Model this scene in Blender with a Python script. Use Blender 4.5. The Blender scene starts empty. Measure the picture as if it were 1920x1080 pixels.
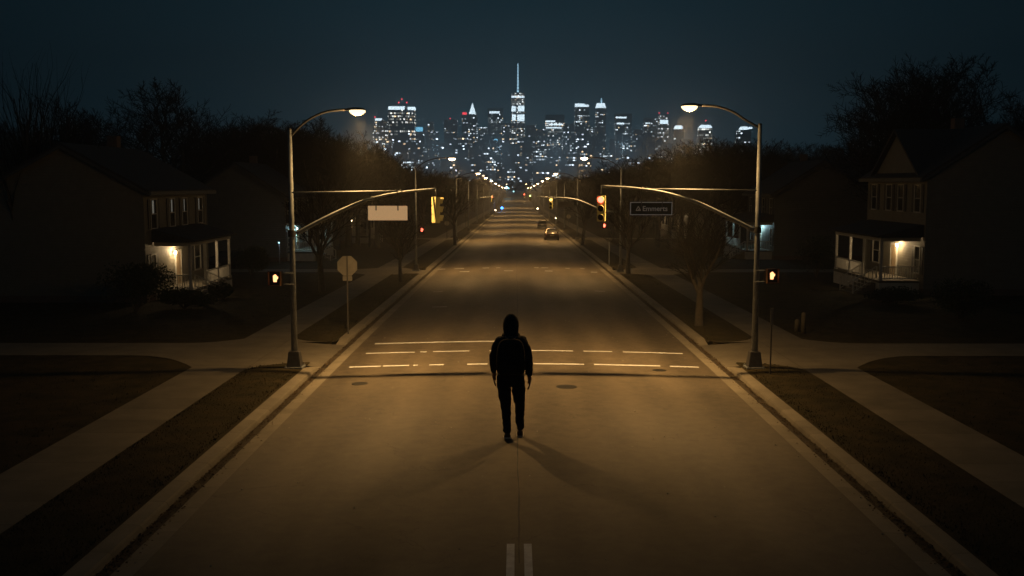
import bpy, bmesh, math, random
from mathutils import Vector, Matrix, Euler
import numpy as np
R = math.radians
rng = random.Random(7)
S = bpy.context.scene
COL = S.collection

# ------------------------------------------------------------------ camera
F = 1900.0                       # focal length in pixels of a 1920 wide frame
H = 7.1
PITCH = math.atan(195.0 / F)
YAW = 8.0 / F
cam_d = bpy.data.cameras.new('camera')
cam = bpy.data.objects.new('camera', cam_d); COL.objects.link(cam)
cam.location = (0, 0, H)
cam.rotation_euler = (math.pi / 2 - PITCH, 0, YAW)
cam_d.sensor_width = 36.0; cam_d.lens = 36.0 * F / 1920.0
cam_d.clip_start = 0.1; cam_d.clip_end = 12000
S.camera = cam

# ------------------------------------------------------------------ world: night sky with the glow of the city
W = bpy.data.worlds.new('World'); S.world = W; W.use_nodes = True
nt = W.node_tree; nt.nodes.clear()
def N(t, typ, **kw):
    n = t.nodes.new(typ)
    for k, v in kw.items(): setattr(n, k, v)
    return n
def mth(t, op, a, b=None, c=None):
    n = t.nodes.new('ShaderNodeMath'); n.operation = op
    for i, v in enumerate((a, b, c)):
        if v is None: continue
        if isinstance(v, (int, float)): n.inputs[i].default_value = v
        else: t.links.new(v, n.inputs[i])
    return n.outputs[0]
tc = N(nt, 'ShaderNodeTexCoord'); sp = N(nt, 'ShaderNodeSeparateXYZ')
nt.links.new(tc.outputs['Generated'], sp.inputs[0])
zz = mth(nt, 'MAXIMUM', sp.outputs[2], 0.0)
gx = mth(nt, 'EXPONENT', mth(nt, 'MULTIPLY', mth(nt, 'MULTIPLY', sp.outputs[0], sp.outputs[0]), -9.0))
gz = mth(nt, 'EXPONENT', mth(nt, 'MULTIPLY', zz, -6.5))
gy = mth(nt, 'MAXIMUM', sp.outputs[1], 0.0)
nz = N(nt, 'ShaderNodeTexNoise'); nz.inputs['Scale'].default_value = 2.2; nz.inputs['Detail'].default_value = 3
nt.links.new(tc.outputs['Generated'], nz.inputs['Vector'])
gl = mth(nt, 'MULTIPLY', mth(nt, 'MULTIPLY', gx, gz), gy)
gl = mth(nt, 'MULTIPLY', gl, mth(nt, 'MULTIPLY_ADD', nz.outputs[0], 0.7, 0.65))
mx = N(nt, 'ShaderNodeMix', data_type='RGBA')
mx.inputs['A'].default_value = (0.0016, 0.0085, 0.0130, 1)
mx.inputs['B'].default_value = (0.024, 0.086, 0.125, 1)
nt.links.new(gl, mx.inputs['Factor'])
bg = N(nt, 'ShaderNodeBackground'); bg.inputs['Strength'].default_value = 1.0
nt.links.new(mx.outputs['Result'], bg.inputs['Color'])
wo = N(nt, 'ShaderNodeOutputWorld'); nt.links.new(bg.outputs[0], wo.inputs['Surface'])

S.view_settings.view_transform = 'Standard'; S.view_settings.look = 'None'
S.view_settings.exposure = 0.0; S.view_settings.gamma = 1.0
S.render.engine = 'CYCLES'
cy = S.cycles
cy.use_denoising = True
try: cy.denoiser = 'OPENIMAGEDENOISE'
except Exception: pass
cy.max_bounces = 5; cy.diffuse_bounces = 2; cy.glossy_bounces = 3; cy.transmission_bounces = 3
cy.volume_bounces = 0; cy.transparent_max_bounces = 8
cy.use_light_tree = True; cy.sample_clamp_indirect = 3.0; cy.caustics_reflective = False; cy.caustics_refractive = False
cy.adaptive_threshold = 0.008

LAMP_W = 7300.0
DOWN_SIGN = -1.0
SODIUM = (1.0, 0.56, 0.185)
HAZE = 0.0009

# ------------------------------------------------------------------ pixel -> world
_cy, _sy, _cp, _sp = math.cos(YAW), math.sin(YAW), math.cos(PITCH), math.sin(PITCH)
FW = Vector((-_sy * _cp, _cy * _cp, -_sp)); RT = Vector((_cy, _sy, 0)); UP = RT.cross(FW)
def ray(px, py): return FW + RT * ((px - 960) / F) + UP * ((540 - py) / F)
def sp_(t, k): return k * (math.log1p(math.exp(t / k)) if t / k < 30 else t / k)
def g(y): return -0.011 * sp_(y - 40, 6) + 0.030 * sp_(y - 480, 12) - 0.019 * sp_(y - 740, 20)
def gnd(px, py, lift=0.0):
    r = ray(px, py); t = 5.0
    while t < 3000:
        p = Vector((0, 0, H)) + r * t
        if p.z <= g(p.y) + lift: return p
        t += 0.02 + t * 0.0006
    return p
def at(px, py, Y):
    r = ray(px, py); return Vector((0, 0, H)) + r * (Y / r.y)

# ------------------------------------------------------------------ materials
def new_mat(name):
    m = bpy.data.materials.new(name); m.use_nodes = True
    t = m.node_tree; t.nodes.clear()
    o = N(t, 'ShaderNodeOutputMaterial'); b = N(t, 'ShaderNodeBsdfPrincipled')
    t.links.new(b.outputs[0], o.inputs['Surface'])
    return m, t, b, o
def mat(name, col, rough=0.6, metal=0.0, var=0.25, scale=3.0, bump=0.0, bscale=40.0, spec=0.5, coord='Object', col2=None):
    m, t, b, o = new_mat(name)
    tc = N(t, 'ShaderNodeTexCoord'); nz = N(t, 'ShaderNodeTexNoise')
    nz.inputs['Scale'].default_value = scale; nz.inputs['Detail'].default_value = 5; nz.inputs['Roughness'].default_value = 0.6
    t.links.new(tc.outputs[coord], nz.inputs['Vector'])
    mx = N(t, 'ShaderNodeMix', data_type='RGBA')
    c2 = col2 or tuple(c * (1 + var) for c in col); c1 = tuple(c * (1 - var) for c in col) if col2 is None else col
    mx.inputs['A'].default_value = (*c1, 1); mx.inputs['B'].default_value = (*c2, 1)
    mr = N(t, 'ShaderNodeMapRange'); mr.inputs['From Min'].default_value = 0.3; mr.inputs['From Max'].default_value = 0.7
    t.links.new(nz.outputs[0], mr.inputs['Value']); t.links.new(mr.outputs[0], mx.inputs['Factor'])
    t.links.new(mx.outputs['Result'], b.inputs['Base Color'])
    b.inputs['Roughness'].default_value = rough; b.inputs['Metallic'].default_value = metal
    b.inputs['Specular IOR Level'].default_value = spec
    if bump:
        n2 = N(t, 'ShaderNodeTexNoise'); n2.inputs['Scale'].default_value = bscale; n2.inputs['Detail'].default_value = 4
        t.links.new(tc.outputs[coord], n2.inputs['Vector'])
        bp = N(t, 'ShaderNodeBump'); bp.inputs['Strength'].default_value = bump; bp.inputs['Distance'].default_value = 0.03
        t.links.new(n2.outputs[0], bp.inputs['Height']); t.links.new(bp.outputs[0], b.inputs['Normal'])
    return m
def emit(name, col, s, sampled=True):
    m, t, b, o = new_mat(name)
    b.inputs['Base Color'].default_value = (*[min(1, c * 0.6) for c in col], 1)
    b.inputs['Emission Color'].default_value = (*col, 1); b.inputs['Emission Strength'].default_value = s
    b.inputs['Roughness'].default_value = 0.3
    if not sampled: m.cycles.emission_sampling = 'NONE'
    return m

def asphalt_mat():
    m, t, b, o = new_mat('asphalt')
    tc = N(t, 'ShaderNodeTexCoord')
    big = N(t, 'ShaderNodeTexNoise'); big.inputs['Scale'].default_value = 0.35; big.inputs['Detail'].default_value = 6
    mp = N(t, 'ShaderNodeMapping'); mp.inputs['Scale'].default_value = (1.0, 0.22, 1.0)
    t.links.new(tc.outputs['Object'], mp.inputs[0]); t.links.new(mp.outputs[0], big.inputs['Vector'])
    fine = N(t, 'ShaderNodeTexNoise'); fine.inputs['Scale'].default_value = 28; fine.inputs['Detail'].default_value = 5
    fine.inputs['Roughness'].default_value = 0.75
    t.links.new(tc.outputs['Object'], fine.inputs['Vector'])
    grit = N(t, 'ShaderNodeTexVoronoi'); grit.inputs['Scale'].default_value = 55
    t.links.new(tc.outputs['Object'], grit.inputs['Vector'])
    # worn wheel tracks along the lanes
    sx = N(t, 'ShaderNodeSeparateXYZ'); t.links.new(tc.outputs['Object'], sx.inputs[0])
    tr = mth(t, 'MULTIPLY', mth(t, 'COSINE', mth(t, 'MULTIPLY', sx.outputs[0], 3.45)), 0.10)
    # long crack lines
    vo = N(t, 'ShaderNodeTexVoronoi'); vo.feature = 'DISTANCE_TO_EDGE'; vo.inputs['Scale'].default_value = 0.16
    dn = N(t, 'ShaderNodeTexNoise'); dn.inputs['Scale'].default_value = 1.4; dn.inputs['Detail'].default_value = 5
    t.links.new(tc.outputs['Object'], dn.inputs['Vector'])
    va = N(t, 'ShaderNodeVectorMath'); va.operation = 'MULTIPLY_ADD'
    t.links.new(dn.outputs['Color'], va.inputs[0]); va.inputs[1].default_value = (1.8, 1.8, 0); t.links.new(tc.outputs['Object'], va.inputs[2])
    t.links.new(va.outputs[0], vo.inputs['Vector'])
    crack = mth(t, 'LESS_THAN', vo.outputs['Distance'], 0.0022)
    br = N(t, 'ShaderNodeTexNoise'); br.inputs['Scale'].default_value = 0.5
    t.links.new(tc.outputs['Object'], br.inputs['Vector'])
    crack = mth(t, 'MULTIPLY', crack, mth(t, 'GREATER_THAN', br.outputs[0], 0.5))
    med = N(t, 'ShaderNodeTexNoise'); med.inputs['Scale'].default_value = 2.6; med.inputs['Detail'].default_value = 6; med.inputs['Roughness'].default_value = 0.7
    t.links.new(tc.outputs['Object'], med.inputs['Vector'])
    cr = N(t, 'ShaderNodeMapRange'); cr.inputs['From Min'].default_value = 0.32; cr.inputs['From Max'].default_value = 0.68; t.links.new(big.outputs[0], cr.inputs['Value'])
    oil = N(t, 'ShaderNodeTexVoronoi'); oil.inputs['Scale'].default_value = 0.55; t.links.new(tc.outputs['Object'], oil.inputs['Vector'])
    spot = N(t, 'ShaderNodeMapRange'); spot.inputs['From Min'].default_value = 0.05; spot.inputs['From Max'].default_value = 0.22; spot.inputs['To Min'].default_value = 0.62
    t.links.new(mth(t, 'ADD', oil.outputs['Distance'], mth(t, 'MULTIPLY', med.outputs[0], 0.08)), spot.inputs['Value'])
    v = mth(t, 'ADD', mth(t, 'MULTIPLY', cr.outputs[0], 0.34), mth(t, 'ADD', mth(t, 'MULTIPLY_ADD', fine.outputs[0], 0.62, -0.06), mth(t, 'MULTIPLY_ADD', med.outputs[0], 1.0, -0.48)))
    v = mth(t, 'MULTIPLY', v, spot.outputs[0])
    v = mth(t, 'ADD', v, tr)
    v = mth(t, 'ADD', v, mth(t, 'MULTIPLY', grit.outputs['Distance'], 0.12))
    v = mth(t, 'MULTIPLY', v, mth(t, 'MULTIPLY_ADD', crack, -0.6, 1.0))
    mx = N(t, 'ShaderNodeMix', data_type='RGBA')
    mx.inputs['A'].default_value = (0.034, 0.029, 0.022, 1); mx.inputs['B'].default_value = (0.160, 0.134, 0.098, 1)
    t.links.new(v, mx.inputs['Factor']); t.links.new(mx.outputs['Result'], b.inputs['Base Color'])
    rr = N(t, 'ShaderNodeMapRange'); rr.inputs['To Min'].default_value = 0.80; rr.inputs['To Max'].default_value = 0.52
    t.links.new(big.outputs[0], rr.inputs['Value']); t.links.new(rr.outputs[0], b.inputs['Roughness'])
    b.inputs['Specular IOR Level'].default_value = 0.35
    bp = N(t, 'ShaderNodeBump'); bp.inputs['Strength'].default_value = 0.5; bp.inputs['Distance'].default_value = 0.012
    t.links.new(fine.outputs[0], bp.inputs['Height']); t.links.new(bp.outputs[0], b.inputs['Normal'])
    return m
def concrete_mat(name, c=0.26, joint=True, dirt=0.45):
    m, t, b, o = new_mat(name)
    tc = N(t, 'ShaderNodeTexCoord'); nz = N(t, 'ShaderNodeTexNoise'); nz.inputs['Scale'].default_value = 0.9
    nz.inputs['Detail'].default_value = 8; nz.inputs['Roughness'].default_value = 0.65
    t.links.new(tc.outputs['Object'], nz.inputs['Vector'])
    sx = N(t, 'ShaderNodeSeparateXYZ'); t.links.new(tc.outputs['Object'], sx.inputs[0])
    fr = mth(t, 'FRACT', mth(t, 'MULTIPLY', sx.outputs[1], 1 / 1.55))
    jn = mth(t, 'LESS_THAN', fr, 0.024)
    # each slab a slightly different grey
    wn = N(t, 'ShaderNodeTexWhiteNoise', noise_dimensions='1D'); t.links.new(mth(t, 'FLOOR', mth(t, 'MULTIPLY', sx.outputs[1], 1 / 1.55)), wn.inputs['W'])
    v = mth(t, 'MULTIPLY_ADD', nz.outputs[0], 1.0, -0.1)
    if joint:
        v = mth(t, 'ADD', v, mth(t, 'MULTIPLY_ADD', wn.outputs['Value'], 0.22, -0.11))
        v = mth(t, 'MULTIPLY', v, mth(t, 'MULTIPLY_ADD', jn, -0.7, 1.0))
    mx = N(t, 'ShaderNodeMix', data_type='RGBA')
    mx.inputs['A'].default_value = (c * (1 - dirt) * 0.75, c * (1 - dirt) * 0.68, c * (1 - dirt) * 0.54, 1)
    mx.inputs['B'].default_value = (c * 1.3, c * 1.18, c * .95, 1)
    t.links.new(v, mx.inputs['Factor']); t.links.new(mx.outputs['Result'], b.inputs['Base Color'])
    b.inputs['Roughness'].default_value = 0.85
    n2 = N(t, 'ShaderNodeTexNoise'); n2.inputs['Scale'].default_value = 40; t.links.new(tc.outputs['Object'], n2.inputs['Vector'])
    bp = N(t, 'ShaderNodeBump'); bp.inputs['Strength'].default_value = 0.3; bp.inputs['Distance'].default_value = 0.01
    t.links.new(n2.outputs[0], bp.inputs['Height']); t.links.new(bp.outputs[0], b.inputs['Normal'])
    return m
def siding_mat(name, c):
    m, t, b, o = new_mat(name)
    tc = N(t, 'ShaderNodeTexCoord'); sx = N(t, 'ShaderNodeSeparateXYZ'); t.links.new(tc.outputs['Object'], sx.inputs[0])
    fr = mth(t, 'FRACT', mth(t, 'MULTIPLY', sx.outputs[2], 5.5))
    nz = N(t, 'ShaderNodeTexNoise'); nz.inputs['Scale'].default_value = 2; nz.inputs['Detail'].default_value = 5
    t.links.new(tc.outputs['Object'], nz.inputs['Vector'])
    mx = N(t, 'ShaderNodeMix', data_type='RGBA'); mx.inputs['A'].default_value = (*[k * 0.72 for k in c], 1); mx.inputs['B'].default_value = (*[k * 1.15 for k in c], 1)
    t.links.new(nz.outputs[0], mx.inputs['Factor']); t.links.new(mx.outputs['Result'], b.inputs['Base Color'])
    b.inputs['Roughness'].default_value = 0.7
    bp = N(t, 'ShaderNodeBump'); bp.inputs['Strength'].default_value = 0.9; bp.inputs['Distance'].default_value = 0.03
    t.links.new(fr, bp.inputs['Height']); t.links.new(bp.outputs[0], b.inputs['Normal'])
    return m
def city_mat(name, cw, ch, thr, band, col, s, wall=0.07, warm=0.15):
    """a facade of rows of windows; each lit or dark at random, some floors lit nearly whole"""
    m, t, b, o = new_mat(name)
    tc = N(t, 'ShaderNodeTexCoord'); sx = N(t, 'ShaderNodeSeparateXYZ'); t.links.new(tc.outputs['Object'], sx.inputs[0])
    oi = N(t, 'ShaderNodeObjectInfo'); seed = mth(t, 'MULTIPLY', oi.outputs['Random'], 371.0)
    u = mth(t, 'ADD', sx.outputs[0], mth(t, 'MULTIPLY', sx.outputs[1], 1.0))
    u = mth(t, 'ADD', mth(t, 'MULTIPLY', u, 1 / cw), mth(t, 'MULTIPLY', seed, 0.13)); v = mth(t, 'MULTIPLY', sx.outputs[2], 1 / ch)
    cu = mth(t, 'FLOOR', u); cv = mth(t, 'FLOOR', v); fu = mth(t, 'FRACT', u); fv = mth(t, 'FRACT', v)
    cb = N(t, 'ShaderNodeCombineXYZ'); t.links.new(cu, cb.inputs[0]); t.links.new(cv, cb.inputs[1]); t.links.new(seed, cb.inputs[2])
    wn = N(t, 'ShaderNodeTexWhiteNoise', noise_dimensions='3D'); t.links.new(cb.outputs[0], wn.inputs['Vector'])
    cb2 = N(t, 'ShaderNodeCombineXYZ'); t.links.new(cv, cb2.inputs[0]); t.links.new(seed, cb2.inputs[1])
    wf = N(t, 'ShaderNodeTexWhiteNoise', noise_dimensions='3D'); t.links.new(cb2.outputs[0], wf.inputs['Vector'])
    lo = N(t, 'ShaderNodeTexNoise'); lo.inputs['Scale'].default_value = 0.28; lo.inputs['Detail'].default_value = 2
    t.links.new(cb.outputs[0], lo.inputs['Vector'])
    th = mth(t, 'MULTIPLY_ADD', mth(t, 'GREATER_THAN', wf.outputs['Value'], 1 - band), -0.62, thr)
    th = mth(t, 'ADD', th, mth(t, 'MULTIPLY_ADD', lo.outputs[0], -1.1, 0.55))
    lit = mth(t, 'GREATER_THAN', wn.outputs['Value'], th)
    mu = mth(t, 'MULTIPLY', mth(t, 'GREATER_THAN', fu, 0.12), mth(t, 'LESS_THAN', fu, 0.88))
    mv = mth(t, 'MULTIPLY', mth(t, 'GREATER_THAN', fv, 0.22), mth(t, 'LESS_THAN', fv, 0.72))
    ge = N(t, 'ShaderNodeNewGeometry'); sn = N(t, 'ShaderNodeSeparateXYZ'); t.links.new(ge.outputs['Normal'], sn.inputs[0])
    side = mth(t, 'LESS_THAN', mth(t, 'ABSOLUTE', sn.outputs[2]), 0.5)
    k = mth(t, 'MULTIPLY', mth(t, 'MULTIPLY', lit, side), mth(t, 'MULTIPLY', mu, mv))
    amp = mth(t, 'POWER', mth(t, 'FRACT', mth(t, 'MULTIPLY', wn.outputs['Value'], 57.3)), 3.0)
    amp = mth(t, 'MULTIPLY_ADD', amp, 1.9, 0.10)
    st = mth(t, 'MULTIPLY', mth(t, 'MULTIPLY', k, amp), s)
    cm = N(t, 'ShaderNodeMix', data_type='RGBA'); cm.inputs['A'].default_value = (*col, 1); cm.inputs['B'].default_value = (1.0, 0.72, 0.42, 1)
    t.links.new(mth(t, 'LESS_THAN', mth(t, 'FRACT', mth(t, 'MULTIPLY', wn.outputs['Value'], 913.7)), warm), cm.inputs['Factor'])
    t.links.new(cm.outputs['Result'], b.inputs['Emission Color']); t.links.new(st, b.inputs['Emission Strength'])
    b.inputs['Base Color'].default_value = (wall, wall * 1.1, wall * 1.25, 1); b.inputs['Roughness'].default_value = 0.5
    m.cycles.emission_sampling = 'NONE'
    return m

M = dict(
    asphalt=asphalt_mat(), concrete=concrete_mat('concrete', .19), kerb=concrete_mat('kerb_concrete', 0.27, True, 0.35), gutter=concrete_mat('gutter_concrete', 0.17, True, 0.4),
    gutter_dirt=mat('gutter_dirt', (0.025, 0.02, 0.014), 0.95, scale=2.5, col2=(0.085, 0.068, 0.045), bump=0.6),
    grass=mat('grass_ground', (0.022, 0.021, 0.012), 0.95, scale=1.2, bump=0.9, bscale=25, col2=(0.060, 0.048, 0.026), spec=0.1),
    blade=mat('grass_blade', (0.034, 0.033, 0.014), 0.8, scale=2.0, col2=(0.10, 0.082, 0.045), spec=0.15),
    leaf_litter=mat('dry_leaf', (0.05, 0.035, 0.02), 0.85, scale=9, col2=(0.13, 0.08, 0.04), spec=0.2),
    paint=mat('road_paint', (0.50, 0.53, 0.58), 0.6, scale=5, col2=(0.80, 0.84, 0.88), bump=0.3),
    steel=mat('galvanised_steel', (0.22, 0.25, 0.29), 0.62, 0.1, var=0.25, scale=6),
    darksteel=mat('dark_steel', (0.07, 0.07, 0.075), 0.6, 0.1, var=0.3, scale=5),
    alu=mat('sign_back_aluminium', (0.25, 0.24, 0.22), 0.5, 0.15, var=0.18, scale=2.5),
    yellow=mat('signal_yellow_paint', (0.74, 0.70, 0.34), 0.45, var=0.08, scale=8),
    black=mat('black_plastic', (0.02, 0.02, 0.022), 0.45, var=0.2),
    brownplastic=mat('brown_plastic', (0.16, 0.08, 0.04), 0.5, var=0.2),
    offlens=mat('unlit_lens', (0.03, 0.022, 0.015), 0.25, var=0.3),
    bark=mat('bark', (0.08, 0.068, 0.054), 0.9, scale=5, bump=1.0, bscale=18, var=0.4),
    twig=mat('twig_bark', (0.020, 0.018, 0.015), 0.9, var=0.35, scale=1.5, spec=0.2),
    leaf=mat('evergreen_leaf', (0.018, 0.03, 0.014), 0.7, scale=3, col2=(0.04, 0.06, 0.028), spec=0.2),
    roof=mat('roof_shingle', (0.045, 0.045, 0.05), 0.9, scale=9, bump=0.8, bscale=12, var=0.35),
    trim=mat('white_trim_paint', (0.55, 0.54, 0.50), 0.6, var=0.12, scale=4),
    shutter=mat('dark_shutter', (0.02, 0.022, 0.026), 0.6, var=0.2),
    glass=mat('window_glass', (0.012, 0.015, 0.018), 0.08, var=0.2, spec=0.7),
    door=mat('door_paint', (0.42, 0.32, 0.20), 0.5, var=0.2),
    fascia=mat('dark_fascia_paint', (0.09, 0.09, 0.09), 0.7, var=0.2),
    brick=mat('foundation_brick', (0.16, 0.11, 0.09), 0.9, var=0.3, scale=12),
    skin=mat('skin', (0.32, 0.17, 0.11), 0.55, var=0.08),
    cloth=mat('black_hoodie_cloth', (0.026, 0.029, 0.038), 0.9, var=0.3, scale=8, bump=0.5, bscale=14, spec=0.15),
    denim=mat('dark_denim', (0.018, 0.021, 0.030), 0.95, var=0.3, scale=9, bump=0.5, bscale=12, spec=0.15),
    pack=mat('black_nylon', (0.024, 0.024, 0.024), 0.9, var=0.3, scale=9, bump=0.3, bscale=20, spec=0.15),
    strap=mat('grey_webbing', (0.16, 0.16, 0.17), 0.7, var=0.2),
    sole=mat('pale_rubber_sole', (0.65, 0.62, 0.56), 0.6, var=0.2),
    shoe=mat('dark_suede', (0.10, 0.07, 0.05), 0.85, var=0.3),
    tyre=mat('tyre_rubber', (0.018, 0.018, 0.018), 0.8, var=0.2),
    rim=mat('alloy_rim', (0.3, 0.3, 0.3), 0.35, 0.7, var=0.1),
    carpaint=mat('brown_car_paint', (0.085, 0.07, 0.065), 0.25, 0.5, var=0.1),
    carpaint2=mat('dark_grey_car_paint', (0.06, 0.06, 0.065), 0.25, 0.5, var=0.1),
    taillens=mat('red_tail_lens', (0.18, 0.01, 0.008), 0.2, var=0.1),
    plate=mat('plate_white', (0.5, 0.5, 0.48), 0.5, var=0.05),
    manhole=mat('cast_iron', (0.022, 0.021, 0.020), 0.6, 0.5, var=0.4, scale=12),
    signface=mat('dark_sign_face', (0.012, 0.016, 0.014), 0.5, var=0.1),
    signline=mat('grey_plate', (0.20, 0.20, 0.20), 0.5, var=0.1),
    border=emit('glow_added_border', (.75, .78, .8), 0.075, False),  # slight emission added so the border shows in the dark
    signtext=emit('glow_added_lettering', (.8, .82, .8), 0.035, False),  # letters get a little added glow where lamplight falls short
    stone=mat('pebble', (0.35, 0.33, 0.30), 0.7, var=0.3),
    glow_panel=emit('painted_lamplight_panel', (1.0, .60, .28), 0.38),  # emission stands in for lamplight falling on the left sign
    lens_warm=emit('lamp_lens', (1.0, 0.76, 0.40), 2.4, False),
    lens_far=emit('far_lamp_lens', (1.0, 0.74, 0.42), 15.0, False),
    lens_cyan=emit('cool_lamp_lens', (0.45, 0.95, 1.0), 3.5, False),
    red=emit('red_signal_lens', (1.0, 0.10, 0.06), 7.0),
    far_red=emit('far_red_lens', (1.0, 0.13, 0.07), 6.0),
    amber=emit('amber_signal_lens', (1.0, 0.55, 0.14), 4.0),
    green=emit('yellow_green_lens', (0.85, 1.0, 0.35), 4.0),
    blue=emit('blue_lens', (0.05, 0.35, 1.0), 5.0),
    hand=emit('lit_hand', (1.0, 0.44, 0.18), 2.6),
    porch=emit('porch_lamp_glass', (1.0, 0.75, 0.42), 25.0, False),
    porchcool=emit('cool_porch_glass', (0.55, 0.95, 1.0), 25.0, False),
    curtain=emit('pane_streak_glow', (0.75, 0.80, 0.72), 0.09, False),  # emissive strip painted in for the bright streak reflected on a sash
    crown=emit('crown_floodlight', (0.72, 0.90, 1.0), 3.2, False),
    crown_soft=emit('mast_light', (0.45, 0.78, 1.0), 2.2, False),
    cyanpanel=emit('cyan_lit_panel', (0.22, 0.68, 1.0), 1.9, False),
    beacon=emit('red_beacon_light', (1.0, 0.06, 0.08), 3.5, False),
    dark_tower=mat('dark_tower_wall', (0.02, 0.024, 0.03), 0.5, var=0.2, scale=0.02),
)
M['siding'] = siding_mat('cream_siding', (0.25, 0.235, 0.195))
M['siding2'] = siding_mat('grey_siding', (0.17, 0.17, 0.155))
CW = (0.78, 0.92, 1.0)
M['city_dense'] = city_mat('dense_lit_facade', 2.07, 2.79, 0.62, 0.30, (0.86, 0.93, 0.93), 3.0, warm=0.2)
M['city_band'] = city_mat('banded_lit_facade', 2.34, 3.78, 0.92, 0.50, (0.92, 0.95, 0.88), 3.2, warm=0.15)
M['city_mid'] = city_mat('half_lit_facade', 2.25, 2.70, 0.80, 0.16, CW, 3.0)
M['city_sparse'] = city_mat('sparse_lit_facade', 2.61, 2.88, 0.93, 0.05, CW, 3.4, warm=0.2)
M['city_block'] = city_mat('scattered_lit_facade', 3.06, 2.97, 0.93, 0.06, (0.74, 0.88, 1.0), 3.8, warm=0.2)

# ------------------------------------------------------------------ mesh helpers
class MB:
    def __init__(s): s.v = []; s.f = []
    def add(s, vs, fs):
        o = len(s.v); s.v.extend([tuple(v) for v in vs]); s.f.extend([tuple(i + o for i in f) for f in fs]); return s
    def box(s, x0, x1, y0, y1, z0, z1):
        return s.add([(x0, y0, z0), (x1, y0, z0), (x1, y1, z0), (x0, y1, z0), (x0, y0, z1), (x1, y0, z1), (x1, y1, z1), (x0, y1, z1)],
                     [(0, 3, 2, 1), (4, 5, 6, 7), (0, 1, 5, 4), (1, 2, 6, 5), (2, 3, 7, 6), (3, 0, 4, 7)])
    def cbox(s, c, d): return s.box(c[0] - d[0] / 2, c[0] + d[0] / 2, c[1] - d[1] / 2, c[1] + d[1] / 2, c[2] - d[2] / 2, c[2] + d[2] / 2)
    def tube(s, pts, rad, n=8, cap=True):
        pts = [Vector(p) for p in pts]; k = len(pts); o = len(s.v)
        if not hasattr(rad, '__len__'): rad = [rad] * k
        a = None
        for i, p in enumerate(pts):
            d = (pts[min(i + 1, k - 1)] - pts[max(i - 1, 0)]).normalized()
            if a is None: a = d.orthogonal().normalized()
            else:
                a = (a - d * a.dot(d))
                a = a.normalized() if a.length > 1e-6 else d.orthogonal().normalized()
            b = d.cross(a)
            for j in range(n):
                t = 2 * math.pi * j / n; s.v.append(tuple(p + (a * math.cos(t) + b * math.sin(t)) * rad[i]))
        for i in range(k - 1):
            for j in range(n):
                j2 = (j + 1) % n; s.f.append((o + i * n + j, o + i * n + j2, o + (i + 1) * n + j2, o + (i + 1) * n + j))
        if cap and n > 2:
            s.f.append(tuple(o + j for j in reversed(range(n)))); s.f.append(tuple(o + (k - 1) * n + j for j in range(n)))
        return s
    def ellipsoid(s, c, r, n=16, m=10, z0=-1.0, z1=1.0):
        o = len(s.v); a0 = math.asin(z0); a1 = math.asin(z1)
        for i in range(m + 1):
            a = a0 + (a1 - a0) * i / m
            for j in range(n):
                t = 2 * math.pi * j / n
                s.v.append((c[0] + r[0] * math.cos(a) * math.cos(t), c[1] + r[1] * math.cos(a) * math.sin(t), c[2] + r[2] * math.sin(a)))
        for i in range(m):
            for j in range(n):
                j2 = (j + 1) % n; s.f.append((o + i * n + j, o + i * n + j2, o + (i + 1) * n + j2, o + (i + 1) * n + j))
        s.f.append(tuple(o + j for j in reversed(range(n)))); s.f.append(tuple(o + m * n + j for j in range(n)))
        return s
    def prism(s, poly, a, b, axis='z'):
        """polygon (2d) extruded from a to b along axis"""
        n = len(poly)
        def P(q, h): return {'z': (q[0], q[1], h), 'y': (q[0], h, q[1]), 'x': (h, q[0], q[1])}[axis]
        return s.add([P(q, a) for q in poly] + [P(q, b) for q in poly],
                     [tuple(reversed(range(n))), tuple(range(n, 2 * n))] + [(i, (i + 1) % n, n + (i + 1) % n, n + i) for i in range(n)])
    def xf(s, m):
        s.v = [tuple(m @ Vector(v)) for v in s.v]; return s
    def build(s, name, m, parent=None, smooth=False, bevel=0.0, sub=0):
        me = bpy.data.meshes.new(name); me.from_pydata(s.v, [], s.f)
        bm = bmesh.new(); bm.from_mesh(me)
        if len(s.v) < 30000: bmesh.ops.recalc_face_normals(bm, faces=bm.faces)
        if bevel: bmesh.ops.bevel(bm, geom=list(bm.edges), offset=bevel, segments=2, affect='EDGES', clamp_overlap=True)
        bm.to_mesh(me); bm.free(); me.update()
        me.materials.append(m)
        if smooth: me.polygons.foreach_set('use_smooth', [True] * len(me.polygons))
        o = bpy.data.objects.new(name, me); COL.objects.link(o)
        if parent: o.parent = parent
        return o
def tag(o, label=None, cat=None, group=None, kind=None):
    if label: o['label'] = label
    if cat: o['category'] = cat
    if group: o['group'] = group
    if kind: o['kind'] = kind
    return o
def thing(name, loc, label, cat, group=None, rz=0.0):
    o = bpy.data.objects.new(name, None); COL.objects.link(o); o.location = loc; o.rotation_euler = (0, 0, rz)
    o.empty_display_size = 0.3
    return tag(o, label, cat, group)
def copy_tree(o, parent=None):
    c = o.copy(); COL.objects.link(c)
    if parent: c.parent = parent
    for ch in list(o.children): copy_tree(ch, c)
    return c
def place(o, loc, rz=0.0, sc=1.0, label=None, group=None):
    o.location = loc; o.rotation_euler = (0, 0, rz); o.scale = (sc, sc, sc) if not hasattr(sc, '__len__') else sc
    if label: o['label'] = label
    if group: o['group'] = group
    return o
_photo = {}
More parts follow.
